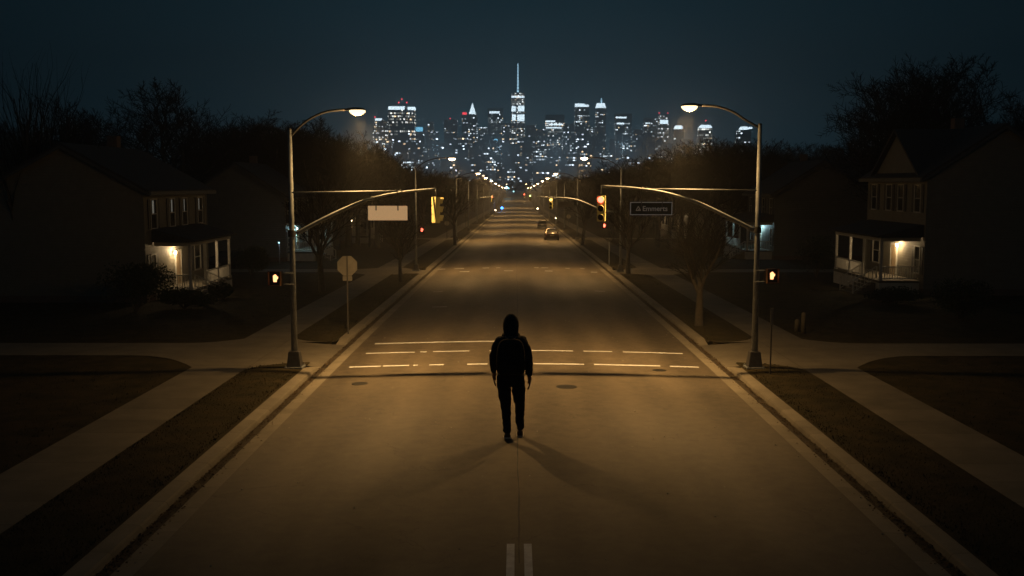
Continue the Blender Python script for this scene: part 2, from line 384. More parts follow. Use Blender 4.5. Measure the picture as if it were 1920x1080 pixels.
def point(name, loc, w, col, r=0.1, parent=None, down=False):
    key = (name, w, tuple(col), r, down)
    if key not in _photo:
        l = bpy.data.lights.new(name, 'POINT'); l.energy = w; l.color = col; l.shadow_soft_size = r
        if down:      # photometric curve of a street luminaire: strong downwards, little sideways and up
            l.use_nodes = True; t = l.node_tree; em_ = [n for n in t.nodes if n.type == 'EMISSION'][0]
            tc = N(t, 'ShaderNodeTexCoord'); sx = N(t, 'ShaderNodeSeparateXYZ'); t.links.new(tc.outputs['Normal'], sx.inputs[0])
            def ramp(v, a, b_, lo, hi):
                r_ = N(t, 'ShaderNodeMapRange'); r_.interpolation_type = 'SMOOTHSTEP'
                for k_, q_ in (('From Min', a), ('From Max', b_), ('To Min', lo), ('To Max', hi)): r_.inputs[k_].default_value = q_
                t.links.new(v, r_.inputs['Value']); return r_.outputs[0]
            c = ramp(mth(t, 'MULTIPLY', sx.outputs[2], DOWN_SIGN), .30, .76, 0.0, 1.0)
            h = ramp(mth(t, 'MULTIPLY', sx.outputs[0], down), -.50, .22, .15, 1.0)
            t.links.new(mth(t, 'MULTIPLY_ADD', c, h, 0.085), em_.inputs['Strength'])
        _photo[key] = l
    l = _photo[key]
    o = bpy.data.objects.new(name, l); COL.objects.link(o); o.location = loc
    if parent: o.parent = parent
    return o

# ------------------------------------------------------------------ ground and street
LE, RE = -6.98, 7.52               # asphalt edges
YS = [-30 + 1.5 * i for i in range(60)] + [60 + 5 * i for i in range(20)] + [160 + 12 * i for i in range(60)] + [900, 1000, 1200, 1600, 2400, 3600, 6000]
def sheet(name, xs, zf, ys, m, kind='structure'):
    b = MB(); vs = []; n = len(xs)
    for y in ys:
        for x in xs: vs.append((x, y, g(y) + zf(x, y)))
    fs = [(j * n + i, j * n + i + 1, (j + 1) * n + i + 1, (j + 1) * n + i) for j in range(len(ys) - 1) for i in range(n - 1)]
    b.add(vs, fs); o = b.build(name, m, smooth=True); o['kind'] = kind; return o
LK, RK = -10.3, 10.95             # verge / sidewalk border
xs = [-3000, -1200, -400, -120, -50, -30, -20, -12.6, LK - 0.15, LK - 0.1, 0, RK + 0.1, RK + 0.15, 13.2, 20, 30, 50, 120, 400, 1200, 3000]
def tz(x, y): return -0.25 if LK - 0.12 < x < RK + 0.12 else 0.12
sheet('ground', xs, tz, YS, M['grass'])
def crown_z(x): return 0.15 * (1 - (abs(x - 0.27) / 7.25) ** 1.7)
sheet('road', [LE + (RE - LE) * i / 16 for i in range(17)], lambda x, y: crown_z(x) + .004, YS[:-5], M['asphalt'])
CROSS = [(39.3, 44.9), (84.0, 90.0), (150.0, 155.0)]
YF = [y for y in YS if y < 760]
def clip_ys(a, b): return [a] + [y for y in YF if a + 0.1 < y < b - 0.1] + [b]
for side, e, name in ((-1, LE, 'gutter'), (1, RE, 'gutter')):
    x0, x1 = (e - 0.44, e) if side < 0 else (e, e + 0.44)
    sheet(name, [x0, x1], lambda x, y: 0.004 if abs(x - e) < .01 else -0.020, YF, M['kerb'])
    x0, x1 = (e - 0.67, e - .44) if side < 0 else (e + .44, e + 0.67)
    sheet(name, [x0, x1], lambda x, y: -0.022, YF, M['gutter_dirt'])
# kerbs: real step with rounded top, interrupted at the ramps
def strip(name, prof, a, b, m):
    ys = clip_ys(a, b)
    if a > -29: ys = [a, a + .5, a + 1.1] + [y for y in ys if y > a + 1.2]
    if b < 749: ys = [y for y in ys if y < b - 1.2] + [b - 1.1, b - .5, b]
    bb = MB(); n = len(prof); vs = []
    for y in ys:
        q = 1.0
        if a > -29: q = min(q, max(.04, (y - a) / 1.1))
        if b < 749: q = min(q, max(.04, (b - y) / 1.1))
        for x, z in prof: vs.append((x, y, g(y) + (z if z < 0 else -.02 + (z + .02) * q)))
    fs = [(j * n + i, j * n + i + 1, (j + 1) * n + i + 1, (j + 1) * n + i) for j in range(len(ys) - 1) for i in range(n - 1)]
    fs += [tuple(range(n)), tuple((len(ys) - 1) * n + i for i in reversed(range(n)))]
    bb.add(vs, fs); o = bb.build(name, m); o['kind'] = 'structure'; return o
segs = []; a = -30.0
for c0, c1 in CROSS: segs.append((a, c0)); a = c1
segs.append((a, 750.0))
KL, KR = LE - 0.67, RE + 0.67
for a, b in segs:
    strip('kerb', [(KL, -0.2), (KL, 0.0), (KL - 0.05, 0.10), (KL - 0.09, 0.135), (KL - 0.45, 0.150), (KL - 0.45, -0.2)], a, b, M['kerb'])
    strip('kerb', [(KR, -0.2), (KR, 0.0), (KR + 0.05, 0.10), (KR + 0.09, 0.135), (KR + 0.42, 0.150), (KR + 0.42, -0.2)], a, b, M['kerb'])
# sidewalks
sheet('sidewalk', [-12.45, LK], lambda x, y: 0.142, YF, M['concrete'])
sheet('sidewalk', [RK, 13.05], lambda x, y: 0.142, YF, M['concrete'])
# ramps and side paths
def flat(name, pts, m, dz, sub=True):
    b = MB(); b.add([(x, y, g(y) + (dz(x, y) if callable(dz) else dz)) for x, y in pts], [tuple(range(len(pts)))])
    o = b.build(name, m); o['kind'] = 'structure'; return o
for c0, c1 in CROSS:
    ys = [c0 - 2.2 + (c1 - c0 + 4.4) * i / 8 for i in range(9)]
    for s in (-1, 1):
        k = KL if s < 0 else KR; w = LK if s < 0 else RK
        def rz(x, y, k=k, w=w):
            t = abs(x - k) / abs(w - k); return -0.02 + 0.155 * min(1, t * 1.25)
        xs_ = sorted([k + (w - k) * i / 6 for i in range(7)])
        b = MB(); n = 7
        b.add([(x, y, g(y) + rz(x, y)) for y in [c0 - .01] + ys[2:-2] + [c1 + .01] for x in xs_], [(j * n + i, j * n + i + 1, (j + 1) * n + i + 1, (j + 1) * n + i) for j in range(len(ys[2:-2]) + 1) for i in range(n - 1)])
        o = b.build('ramp', M['concrete']); o['kind'] = 'structure'
        # path leaving the sidewalk away from the road, with swept corners
        w2 = -12.45 if s < 0 else 13.05
        pm = (c0 + c1) / 2 + 0.75; hw = 1.7
        pts = []
        for i in range(9):
            a_ = math.pi / 2 * i / 8; pts.append((w2 + s * 3.6 * (1 - math.cos(math.pi / 2 - a_)), pm - hw - 2.6 * (1 - math.sin(math.pi / 2 - a_) if False else math.cos(a_) ** 1.6)))
        pts = [(w2 + s * 3.4 * (i / 8), pm - hw - 2.8 * (1 - i / 8) ** 2) for i in range(9)] + [(s * 34, pm - hw), (s * 34, pm + hw)] + [(w2 + s * 2.2 * (1 - i / 6), pm + hw + 1.4 * (i / 6) ** 2) for i in range(7)]
        flat('side_path', pts if s > 0 else list(reversed(pts)), M['concrete'], 0.136)
# verges with rounded corners at the ramps
def verge(side, a, b, first, last):
    k = KL - 0.45 if side < 0 else KR + 0.42; w = LK if side < 0 else RK
    ext = 0.0
    ys = clip_ys(a, b); bb = MB(); rows = []
    allv = []
    q = []
    L = 2.0
    yy = ([a + L * t for t in (0, .08, .2, .4, .6, .8)] if not first else [a]) + [y for y in ys if a + L < y < b - L] + ([b - L * t for t in (.8, .6, .4, .2, .08, 0)] if not last else [b])
    for y in yy:
        t = 0.0
        if not first and y < a + L: t = 1 - (y - a) / L
        if not last and y > b - L: t = max(t, 1 - (b - y) / L)
        ww = w + (k - w) * (1 - math.sqrt(max(0, 1 - t * t))) * 0.92
        allv.append((k, ww, y))
    n = 5
    for k_, w_, y in allv:
        for i in range(n):
            q.append((k_ + (w_ - k_) * i / (n - 1), y, g(y) + 0.152 + (0.03 if 0 < i < n - 1 else 0.0)))
    fs = [(j * n + i, j * n + i + 1, (j + 1) * n + i + 1, (j + 1) * n + i) for j in range(len(allv) - 1) for i in range(n - 1)]
    m0 = len(q)
    # skirt
    for k_, w_, y in allv: q.append((w_, y, g(y) - 0.1))
    for j in range(len(allv) - 1): fs.append((j * n + n - 1, (j + 1) * n + n - 1, m0 + j + 1, m0 + j))
    bb.add(q, fs); o = bb.build('verge', M['grass'], smooth=False); o['kind'] = 'structure'
for i, (a, b) in enumerate(segs):
    for s in (-1, 1): verge(s, a, b, i == 0, i == len(segs) - 1)
# under-verge concrete apron so the swept corner shows paving
for c0, c1 in CROSS:
    for s in (-1, 1):
        k = KL - 0.45 if s < 0 else KR + 0.42; w = LK if s < 0 else RK
        for a, b in ((c0 - 2.2, c0), (c1, c1 + 2.2)):
            sheet('ramp', sorted([k, w]), lambda x, y: 0.135, [a, (a + b) / 2, b], M['concrete'])

# painted markings
def mark(name, pts4, kind='structure', m=None, dz=0.008, n=10):
    """quad between two x positions, following the crown"""
    (x0, ya0, yb0), (x1, ya1, yb1) = pts4
    b = MB(); vs = []
    for i in range(n + 1):
        t = i / n; x = x0 + (x1 - x0) * t
        for y in (ya0 + (ya1 - ya0) * t, yb0 + (yb1 - yb0) * t): vs.append((x, y, g(y) + crown_z(x) + dz))
    b.add(vs, [(2 * i, 2 * i + 2, 2 * i + 3, 2 * i + 1) for i in range(n)])
    return b.build(name, m or M['paint'])
mk = MB()
def addmark(x0, x1, y, w, m=mk):
    n = max(2, int(abs(x1 - x0) * 1.5)); vs = []
    for i in range(n + 1):
        x = x0 + (x1 - x0) * i / n; j = rng.uniform(-0.012, 0.012)
        for yy in (y - w / 2 + j, y + w / 2 + j): vs.append((x, yy, g(yy) + crown_z(x) + 0.010))
    m.add(vs, [(2 * i, 2 * i + 2, 2 * i + 3, 2 * i + 1) for i in range(n)])
def px_marks(py, spans, w):
    for a, b in spans:
        pa, pb = gnd(a, py, 0.1), gnd(b, py, 0.1); addmark(pa.x, pb.x, (pa.y + pb.y) / 2, w)
px_marks(642, [(703, 930)], 0.30)
px_marks(660, [(686, 778), (788, 800), (812, 880), (918, 925), (990, 1074), (1094, 1148), (1168, 1280)], 0.20)
px_marks(685, [(655, 714), (718, 767), (775, 783), (805, 832), (876, 914), (1000, 1095), (1114, 1238), (1256, 1310)], 0.22)
px_marks(503, [(822, 835), (852, 870), (905, 917), (930, 938), (1002, 1010), (1015, 1028), (1060, 1068), (1088, 1096)], 0.35)
px_marks(509, [(862, 880), (945, 962), (1022, 1036), (1108, 1120)], 0.35)
px_marks(575, [(810, 838), ], 0.12); px_marks(545, [(1115, 1135)], 0.12); px_marks(546, [(812, 830)], 0.12)
o = mk.build('crosswalk_markings', M['paint']); o['kind'] = 'structure'
cl = MB()
pa = gnd(957, 1022, .14)
for xx in (-0.105, 0.225):
    vs = []
    for i in range(25):
        y = -25 + (pa.y + 25) * i / 24
        for x in (xx - 0.075, xx + 0.075): vs.append((x, y, g(y) + crown_z(x) + 0.010))
    cl.add(vs, [(2 * i, 2 * i + 1, 2 * i + 3, 2 * i + 2) for i in range(24)])
o = cl.build('centre_line_markings', M['paint']); o['kind'] = 'structure'
# tar-sealed seam down the middle of the road
sm = MB(); vs = []
yy = pa.y - 1.0; x = 0.06
while yy < 150:
    w = rng.uniform(0.006, 0.026); x += rng.uniform(-.012, .012) + (0.06 - x) * .1
    for xx in (x - w, x + w): vs.append((xx, yy, g(yy) + crown_z(xx) + 0.008))
    yy += 0.45
sm.add(vs, [(2 * i, 2 * i + 1, 2 * i + 3, 2 * i + 2) for i in range(len(vs) // 2 - 1)])
o = sm.build('road_seam', M['manhole']); o['kind'] = 'structure'
# manhole covers
for px, py, r, lab in ((1062, 727, .36, 'round iron manhole cover in the road just right of the walker'),
                       (1236, 692, .27, 'small iron cover in the road right of the crosswalk lines'),
                       (675, 716, .30, 'iron cover in the road near the left kerb ramp')):
    p = gnd(px, py, .12); z = g(p.y) + crown_z(p.x)
    b = MB(); b.tube([(0, 0, -.03), (0, 0, 0.012)], r, 28); o = b.build('manhole_cover', M['manhole']); o.location = (p.x, p.y, z)
    tag(o, lab, 'manhole cover', 'manhole covers in the road')
# scattered pebbles and grit on the asphalt, leaf litter in the gutters, grass
pb = MB()
for _ in range(260):
    y = rng.uniform(15, 75); x = rng.uniform(-6.5, 7.2) if rng.random() < .6 else rng.choice((rng.uniform(-7.5, -6.4), rng.uniform(7.0, 8.0)))
    r = rng.uniform(.008, .026); z = g(y) + (crown_z(x) if LE < x < RE else -.01)
    pb.ellipsoid((x, y, z + r * .5), (r, r * 1.2, r * .7), 6, 3)
tag(pb.build('gravel', M['stone']), 'pale grit and pebbles strewn over the asphalt', 'gravel', kind='stuff')
lf = MB()
for _ in range(9000):
    s = rng.choice((-1, 1)); y = 14 + rng.random() ** 1.6 * 120
    x = (KL + abs(rng.gauss(0.02, .15))) if s < 0 else (KR - abs(rng.gauss(0.02, .15)))
    z = g(y) + 0.0 + rng.uniform(0, .03); a = rng.uniform(0, 6.28); r = rng.uniform(.014, .034)
    dx, dy = math.cos(a) * r, math.sin(a) * r
    lf.add([(x + dx, y + dy, z), (x - dy, y + dx, z + rng.uniform(0, .03)), (x - dx, y - dy, z + .004), (x + dy, y - dx, z + rng.uniform(0, .03))], [(0, 1, 2, 3)])
tag(lf.build('fallen_leaves', M['leaf_litter']), 'dry leaves and dirt gathered along both gutters', 'leaves', kind='stuff')
gr = MB()
def in_concrete(x, y):
    if -12.5 < x < LK + .05 or RK - .05 < x < 13.1: return True
    for c0, c1 in CROSS:
        if LK - .1 < x < RK + .1 and c0 - .9 < y < c1 + .9:
            d = (c0 - y) if y < c0 else (y - c1 if y > c1 else -1)
            if d < 0: return True
            if d < 2.0 and abs(x) > 8.2:
                t = 1 - d / 2.0; k, w = (KL - .5, LK) if x < 0 else (KR + .45, RK)
                ww = w + (k - w) * (1 - math.sqrt(max(0, 1 - t * t))) * .92
                if abs(x) > abs(ww): return True
        pm = (c0 + c1) / 2 + .75
        if (x < -12 or x > 13) and pm - 4.6 < y < pm + 3.2 and (abs(y - pm) < 1.8 or abs(x) < 16.6): return True
    return False
cnt = 0
while cnt < 60000:
    y = 12 + rng.random() ** 1.5 * 80
    s = rng.choice((-1, 1)); x = s * (8.18 + (rng.random() * 2.4 if rng.random() < .5 else rng.random() ** 1.4 * 20)) + (0 if s < 0 else .5)
    if in_concrete(x, y): continue
    cnt += 1
    hh = rng.uniform(.03, .085); w = rng.uniform(.006, .014) * (1 + y / 60); a = rng.uniform(0, 6.28); z = g(y) + (.15 if abs(x) < 10.6 else .11)
    cx, cs = math.cos(a), math.sin(a); lx, ly = rng.uniform(-.04, .04), rng.uniform(-.04, .04)
    gr.add([(x - cx * w, y - cs * w, z), (x + cx * w, y + cs * w, z), (x + lx, y + ly, z + hh)], [(0, 1, 2)])
tag(gr.build('grass', M['blade']), 'short dry winter grass on verges and lawns', 'grass', kind='stuff')

# ------------------------------------------------------------------ street lamps
def lamp_head(parent, x, y, z, sx, lensm):
    """cobra head pointing along sx (+1 / -1) from the arm end"""
    m = MB(); prof = [(-.30, .05, .05), (-.18, .10, .075), (0.0, .17, .10), (.22, .19, .095), (.40, .14, .07), (.47, .05, .03)]
    n = 14; vs = []
    for dx, w, h in prof:
        for j in range(n):
            t = 2 * math.pi * j / n; c, s = math.cos(t), math.sin(t)
            vs.append((x + sx * dx, y + w * c, z + (h * s if s > 0 else 0.025 * s)))
    fs = [(i * n + j, i * n + (j + 1) % n, (i + 1) * n + (j + 1) % n, (i + 1) * n + j) for i in range(len(prof) - 1) for j in range(n)] + [tuple(range(n)), tuple((len(prof) - 1) * n + j for j in range(n))]
    hd = m.add(vs, fs).build('lamp_head', M['darksteel'], parent, smooth=True)
    l = MB().ellipsoid((x + sx * .16, y, z - .015), (.31, .20, .19), 16, 8, -1.0, 0.05).build('lens', lensm, hd, smooth=True)
    return hd
def lamp_pole(name, loc, label, group, top, arm, sx, dy=0.35, mast=None, baseh=.55, lensm=None, W=LAMP_W, thick=1.0, light=True):
    """pole with curved arm carrying the lamp head; optional mast arm for signals. arm: list of (dx,dz) relative to pole top"""
    t = thing(name, loc, label, 'street lamp', group)
    rb, rt = .125 * thick, .075 * thick
    MB().tube([(0, 0, baseh * .8), (0, 0, top * .5), (0, 0, top)], [rb, (rb + rt) / 2, rt], 16).build('pole', M['steel'], t, smooth=True)
    b = MB(); q = .27 * thick
    b.add([(sx_ * q, sy_ * q, .0) for sx_, sy_ in ((-1, -1), (1, -1), (1, 1), (-1, 1))] + [(sx_ * q * .72, sy_ * q * .72, baseh) for sx_, sy_ in ((-1, -1), (1, -1), (1, 1), (-1, 1))],
          [(0, 3, 2, 1), (4, 5, 6, 7), (0, 1, 5, 4), (1, 2, 6, 5), (2, 3, 7, 6), (3, 0, 4, 7)])
    base = b.build('base', M['darksteel'], t, bevel=.02)
    fl = MB(); fl.box(-q * 1.25, q * 1.25, -q * 1.25, q * 1.25, -.04, .03)
    for sx_ in (-1, 1):
        for sy_ in (-1, 1): fl.tube([(sx_ * q * 1.1, sy_ * q * 1.1, 0.02), (sx_ * q * 1.1, sy_ * q * 1.1, .09)], .025, 8)
    fl.build('base_flange', M['steel'], base)
    MB().ellipsoid((0, 0, top), (rt * 1.1, rt * 1.1, .06), 12, 5, -.1, 1).build('cap', M['darksteel'], t, smooth=True)
    pts = [(sx * dx, dy * min(1, dx / arm[-1][0]), top + dz) for dx, dz in arm]
    MB().tube(pts, [.045 * thick] * len(pts), 10).build('lamp_arm', M['darksteel'], t, smooth=True)
    ex, ey, ez = pts[-1]
    lamp_head(t, ex + sx * .28, ey, ez - .02, sx, lensm or M['lens_warm'])
    if light: point('lamp_light', (ex + sx * .44, ey, ez - .24), W, SODIUM, .11, t, sx)
    if mast:
        pts, tie, rm = mast
        MB().tube(pts, [rm * (1 - .5 * i / (len(pts) - 1)) for i in range(len(pts))], 12).build('mast_arm', M['steel'], t, smooth=True)
        mb = MB(); p0 = pts[0]; mb.tube([(0, 0, p0[2] - .12), (0, 0, p0[2] + .12)], rb * 1.15, 14)
        mb.build('collar', M['darksteel'], t)
        if tie:
            MB().tube(tie, .024, 8).build('tie_rod', M['steel'], t, smooth=True)
            e = tie[-1]
            for d in (-.09, .09): MB().tube([(e[0] + d * 1.0, e[1], e[2] - .12), (e[0] + d, e[1], e[2] + .07)], .028, 8).build('tie_clamp', M['steel'], t)
    return t
def smooth_pts(ps, n=5):
    """catmull-rom through ps"""
    ps = [Vector(p) for p in ps]; out = []
    for i in range(len(ps) - 1):
        p0 = ps[max(i - 1, 0)]; p1 = ps[i]; p2 = ps[i + 1]; p3 = ps[min(i + 2, len(ps) - 1)]
        for j in range(n):
            t = j / n
            out.append(0.5 * ((2 * p1) + (-p0 + p2) * t + (2 * p0 - 5 * p1 + 4 * p2 - p3) * t * t + (-p0 + 3 * p1 - 3 * p2 + p3) * t ** 3))
    out.append(ps[-1]); return [tuple(p) for p in out]

PL = gnd(553, 690, .15); PR = gnd(1413, 690, .15); PY = PL.y
PL = Vector((PL.x, PY, .15)); PR = Vector((PR.x, PY, .15))
def rel(px, py, base, Y=PY, dy=0.0):
    p = at(px, py, Y + dy); return (p.x - base.x, dy, p.z - base.z)
topL = rel(544, 243, PL)[2]; topR = rel(1422, 234, PR)[2]
def arm_from(pix, base, top, s):
    out = []
    for px, py in pix:
        q = rel(px, py, base); out.append((abs(q[0]) if q[0] * s > 0 else 0.0, q[2] - top))
    out[0] = (0.0, out[0][1]); xs_ = smooth_pts([(a, 0, b) for a, b in out], 5)
    return [(p[0], p[2]) for p in xs_]
armL = arm_from([(546, 258), (562, 236), (585, 219), (612, 208), (645, 204)], PL, topL, 1)
armR = arm_from([(1420, 240), (1398, 224), (1376, 209), (1348, 199), (1318, 196)], PR, topR, -1)
mastL = smooth_pts([rel(x, y, PL, dy=-.16) for x, y in ((556, 438), (600, 414), (650, 390), (700, 371), (750, 361), (818, 354))])
tieL = [rel(547, 361, PL, dy=-.12), rel(747, 358, PL, dy=-.16)]
mastR = smooth_pts([rel(x, y, PR, dy=-.16) for x, y in ((1413, 431), (1370, 409), (1310, 381), (1250, 362), (1190, 353), (1128, 349))])
tieR = [rel(1419, 357, PR, dy=-.12), rel(1208, 354, PR, dy=-.16)]
G1 = 'tall street lamps with curved arms'
lampL = lamp_pole('street_lamp', PL, 'tall street lamp with curved signal mast on the left corner, carrying the blank sign', G1, topL, armL, 1, .35, (mastL, tieL, .085), .62)
lampR = lamp_pole('street_lamp', PR, 'tall lit street lamp with curved signal mast at right corner beside the thin post', G1, topR, armR, -1, .35, (mastR, tieR, .085), .62)
# raised ground pole stubs: conduit lips near the base are part of the flange

# second pair and the row down the street
stdarm = [(p[0], p[2]) for p in smooth_pts([(0, 0, -.25), (.5, 0, .25), (1.2, 0, .62), (2.0, 0, .80), (2.75, 0, .82)], 4)]
ordn = ['second', 'third', 'fourth', 'fifth', 'sixth', 'seventh', 'eighth', 'ninth', 'tenth']
rows = [87.0, 148.0, 187.0, 226.0, 274.0, 330.0, 400.0, 490.0, 590.0]
for i, y in enumerate(rows):
    for s in (-1, 1):
        yy = y + (0 if s < 0 else 1.5) + (i % 3 - 1) * s * 1.2
        x = s * 8.75 + (.25 if s > 0 else 0)
        mast = None
        if i == 0 and s > 0:
            B = Vector((x, yy, g(yy) + .15))
            pts = smooth_pts([rel(a_, b_, B, yy, -.16) for a_, b_ in ((1136, 398), (1110, 386), (1083, 375), (1055, 371), (1030, 370))])
            pts[0] = (0, -.16, pts[0][2]); mast = (pts, None, .08)
        if i == 2:
            ex = -s * 5.2
            mast = ([(0, -.1, 5.4), (ex * .5, -.1, 6.1), (ex, -.1, 6.3)], None, .08)
        side = 'left' if s < 0 else 'right'
        lamp_pole('street_lamp', (x, yy, g(yy) + .15), f'{ordn[i]} street lamp down the {side} kerb of the avenue, counted from the walker', G1, 8.9, stdarm, -s, .1, mast, .5,
                  M['lens_far'], LAMP_W * (0.75 if i < 1 else 0.95), .9 if i == 0 else 1.0)
# ------------------------------------------------------------------ traffic signals
def signal(name, loc, rz, label, lit, group='traffic signals', sc=1.0, stem=.22, lm=None):
    t = thing(name, loc, label, 'traffic light', group, rz)      # origin: hanging point; faces -y locally
    t.scale = (sc, sc, sc)
    h = .98; w = .30; d = .20; z1 = -stem; z0 = z1 - h
    MB().tube([(0, 0, .03), (0, 0, z1 - .02)], .035, 10).build('hanger', M['steel'], t, smooth=True)
    hb = MB()
    for i in range(3):
        a = z0 + i * h / 3; hb.box(-w / 2, w / 2, -d / 2, d / 2, a + .008, a + h / 3 - .008)
    hb.box(-w / 2 + .015, w / 2 - .015, -d / 2 + .015, d / 2 - .015, z0 + .003, z1 - .003)
    hb.build('housing', M['yellow'], t, bevel=.012)
    for i, nm in enumerate(('lens', 'lens', 'lens')):
        zc = z1 - h / 3 * (i + .5); r = .115
        m = lm if (i == lit) else M['offlens']
        MB().tube([(0, -d / 2 - .004, zc), (0, -d / 2 - .02, zc)], r, 20).build('lens', m, t)
        v = MB(); n = 18; vs = []; 
        for yy_, rr in ((-d / 2, r + .018), (-d / 2 - .22, r + .018), (-d / 2 - .22, r + .008), (-d / 2, r + .008)):
            for j in range(n + 1):
                a = -math.pi * .22 + (math.pi * 1.44) * j / n; ext = 1.0
                y2 = yy_ if yy_ == -d / 2 else -d / 2 - .22 * (.55 + .45 * max(0, math.sin(a)))
                vs.append((rr * math.cos(a), y2, zc + rr * math.sin(a)))
        k = n + 1
        fs = [(q * k + j, q * k + j + 1, ((q + 1) % 4) * k + j + 1, ((q + 1) % 4) * k + j) for q in range(4) for j in range(n)]
        v.add(vs, fs).build('visor', M['yellow'], t, smooth=False)
    return t
e = mastL[-1]; signal('traffic_signal', (PL.x + e[0] - .02, PY + e[1], PL.z + e[2]), R(127), 'yellow traffic signal seen side-on, hanging from the left mast arm tip', None, lm=None, stem=.30)
e = mastR[-1]
sr = signal('traffic_signal', (PR.x + e[0], PY + e[1], PR.z + e[2]), R(-16), 'yellow traffic signal with its red lens lit, hanging from the right mast arm', 0, lm=M['red'], stem=.34)
p = at(1033, 369, 87.5); signal('traffic_signal', (p.x, 87.5, p.z), R(-5), 'small signal glowing amber at the tip of the far right mast arm', 0, lm=M['amber'], sc=1.0, stem=.1)
for px, py, Y, mm, lab in ((923, 366, 187, 'far_red', 'far traffic signal glowing red left of the road'), (994, 364, 187, 'green', 'far traffic signal glowing yellow-green over the road'),
                           (983, 362, 226, 'far_red', 'farthest traffic signal glowing orange over the road')):
    p = at(px, py, Y); signal('traffic_signal', (p.x, Y - .2, p.z), 0, lab, 0, lm=M[mm], sc=1.15, stem=.1)
# ------------------------------------------------------------------ pedestrian signals
def hand_poly():
    return [(-.045, -.09), (.04, -.09), (.05, -.03), (.085, .01), (.088, .045), (.07, .055), (.05, .02), (.048, .085), (.032, .09), (.028, .04), (.022, .105), (.004, .108), (.0, .04), (-.008, .1), (-.026, .1), (-.026, .035), (-.036, .08), (-.054, .076), (-.052, -.03)]
def ped_signal(loc, rz, label, px_side, sc=1.0, group='pedestrian signals', armlen=.5, lm=None):
    t = thing('pedestrian_signal', loc, label, 'pedestrian signal', group, rz); t.scale = (sc,) * 3
    MB().box(-.23, .23, -.05, .16, -.27, .27).build('housing', M['black'], t, bevel=.015)
    f = MB()
    for a in ((-.25, .25, -.17, -.05, .25, .275), (-.25, -.228, -.17, -.05, -.25, .25), (.228, .25, -.17, -.05, -.25, .25), (-.25, .25, -.17, -.05, -.275, -.25)): f.box(*a)
    f.build('visor', M['brownplastic'], t)
    hp = [(x * 1.45, z * 1.45) for x, z in hand_poly()]
    MB().prism(hp, -.062, -.052, 'y').build('hand_symbol', lm or M['hand'], t)
    for z in (-.22, .2): MB().tube([(0, .05, z), (px_side * armlen, .05, z)], .022, 8).build('bracket', M['steel'], t)
    return t
p = at(517, 522, PY - .1); ped_signal((p.x, PY - .1, p.z), R(-14), 'pedestrian signal with glowing white hand on the left lamp pole', 1, armlen=.72)
p = at(1446, 517, PY - .1); ped_signal((p.x, PY - .1, p.z), R(18), 'pedestrian signal with glowing white hand on the right lamp pole', -1, armlen=.66)
p = at(791, 431, 86.5); ped_signal((p.x, 86.5, p.z), 0, 'far pedestrian signal glowing red beside second left lamp pole', -.6, 1.0, lm=M['far_red'], armlen=.3)
p = at(1133, 423, 87.5); ped_signal((p.x, 87.5, p.z), 0, 'far pedestrian signal glowing red beside second right lamp pole', .6, 1.0, lm=M['far_red'], armlen=.3)

# ------------------------------------------------------------------ street name signs on the mast arms
def hang_sign(px0, px1, py0, py1, Y, hang, label, face, back=True):
    a = at(px0, py0, Y); b = at(px1, py1, Y); w = b.x - a.x; h = a.z - b.z
    t = thing('street_name_sign', ((a.x + b.x) / 2, Y, (a.z + b.z) / 2), label, 'street sign', 'street name signs hung from the mast arms')
    MB().box(-w / 2, w / 2, -.012, .012, -h / 2, h / 2).build('panel', face, t, bevel=.006)
    for hx, hy in hang:
        q = at(hx, hy, Y); x = q.x - t.location.x; z = q.z - t.location.z
        bk = MB().tube([(x, -.03, z), (x, -.03, h / 2 - .02)], .018, 8); bk.tube([(x, -.025, z - .04), (x, -.025, z + .04)], .035, 8)
        bk.box(x - .02, x + .02, -.04, -.014, h / 2 - .17, h / 2 + .02)
        bk.build('bracket', M['darksteel'], t)
    return t, w, h
hang_sign(690, 764, 386, 413, PY - .16, [(705, 371), (746, 364)], 'blank street name sign with painted-in lamp glow hung from left mast arm', M['glow_panel'])
t, w, h = hang_sign(1182, 1260, 379, 403, PY - .16, [(1203, 358), (1242, 362)], 'dark bordered street name sign with faint lettering on right mast arm', M['signface'])
bd = MB(); q = .022
for a in ((-w / 2, w / 2, h / 2 - q, h / 2), (-w / 2, w / 2, -h / 2, -h / 2 + q), (-w / 2, -w / 2 + q, -h / 2 + q, h / 2 - q), (w / 2 - q, w / 2, -h / 2 + q, h / 2 - q)): bd.box(a[0], a[1], -.018, -.0125, a[2], a[3])
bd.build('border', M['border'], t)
def text_mesh(s, size, m, parent, loc, bold=.004):
    c = bpy.data.curves.new('lettering', 'FONT'); c.body = s; c.size = size; c.extrude = .002; c.align_x = 'CENTER'; c.align_y = 'CENTER'; c.offset = bold
    o = bpy.data.objects.new('lettering_tmp', c); COL.objects.link(o)
    dg = bpy.context.evaluated_depsgraph_get(); me = bpy.data.meshes.new_from_object(o.evaluated_get(dg)); bpy.data.objects.remove(o)
    me.materials.clear(); me.materials.append(m)
    q = bpy.data.objects.new('lettering', me); COL.objects.link(q); q.parent = parent; q.rotation_euler = (R(90), 0, 0); q.location = loc
    return q
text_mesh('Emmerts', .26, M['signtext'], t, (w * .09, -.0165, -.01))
em = MB()
for ang in (90, 210, 330):
    a0, a1 = R(ang), R(ang + 120)
    em.tube([(math.cos(a0) * .10, 0, math.sin(a0) * .10), (math.cos(a1) * .10, 0, math.sin(a1) * .10)], .012, 6)
em.tube([(-.02, 0, -.05), (.05, 0, .02)], .012, 6)
q = em.build('emblem', M['signtext'], t); q.location = (-w * .31, -.02, -.02)

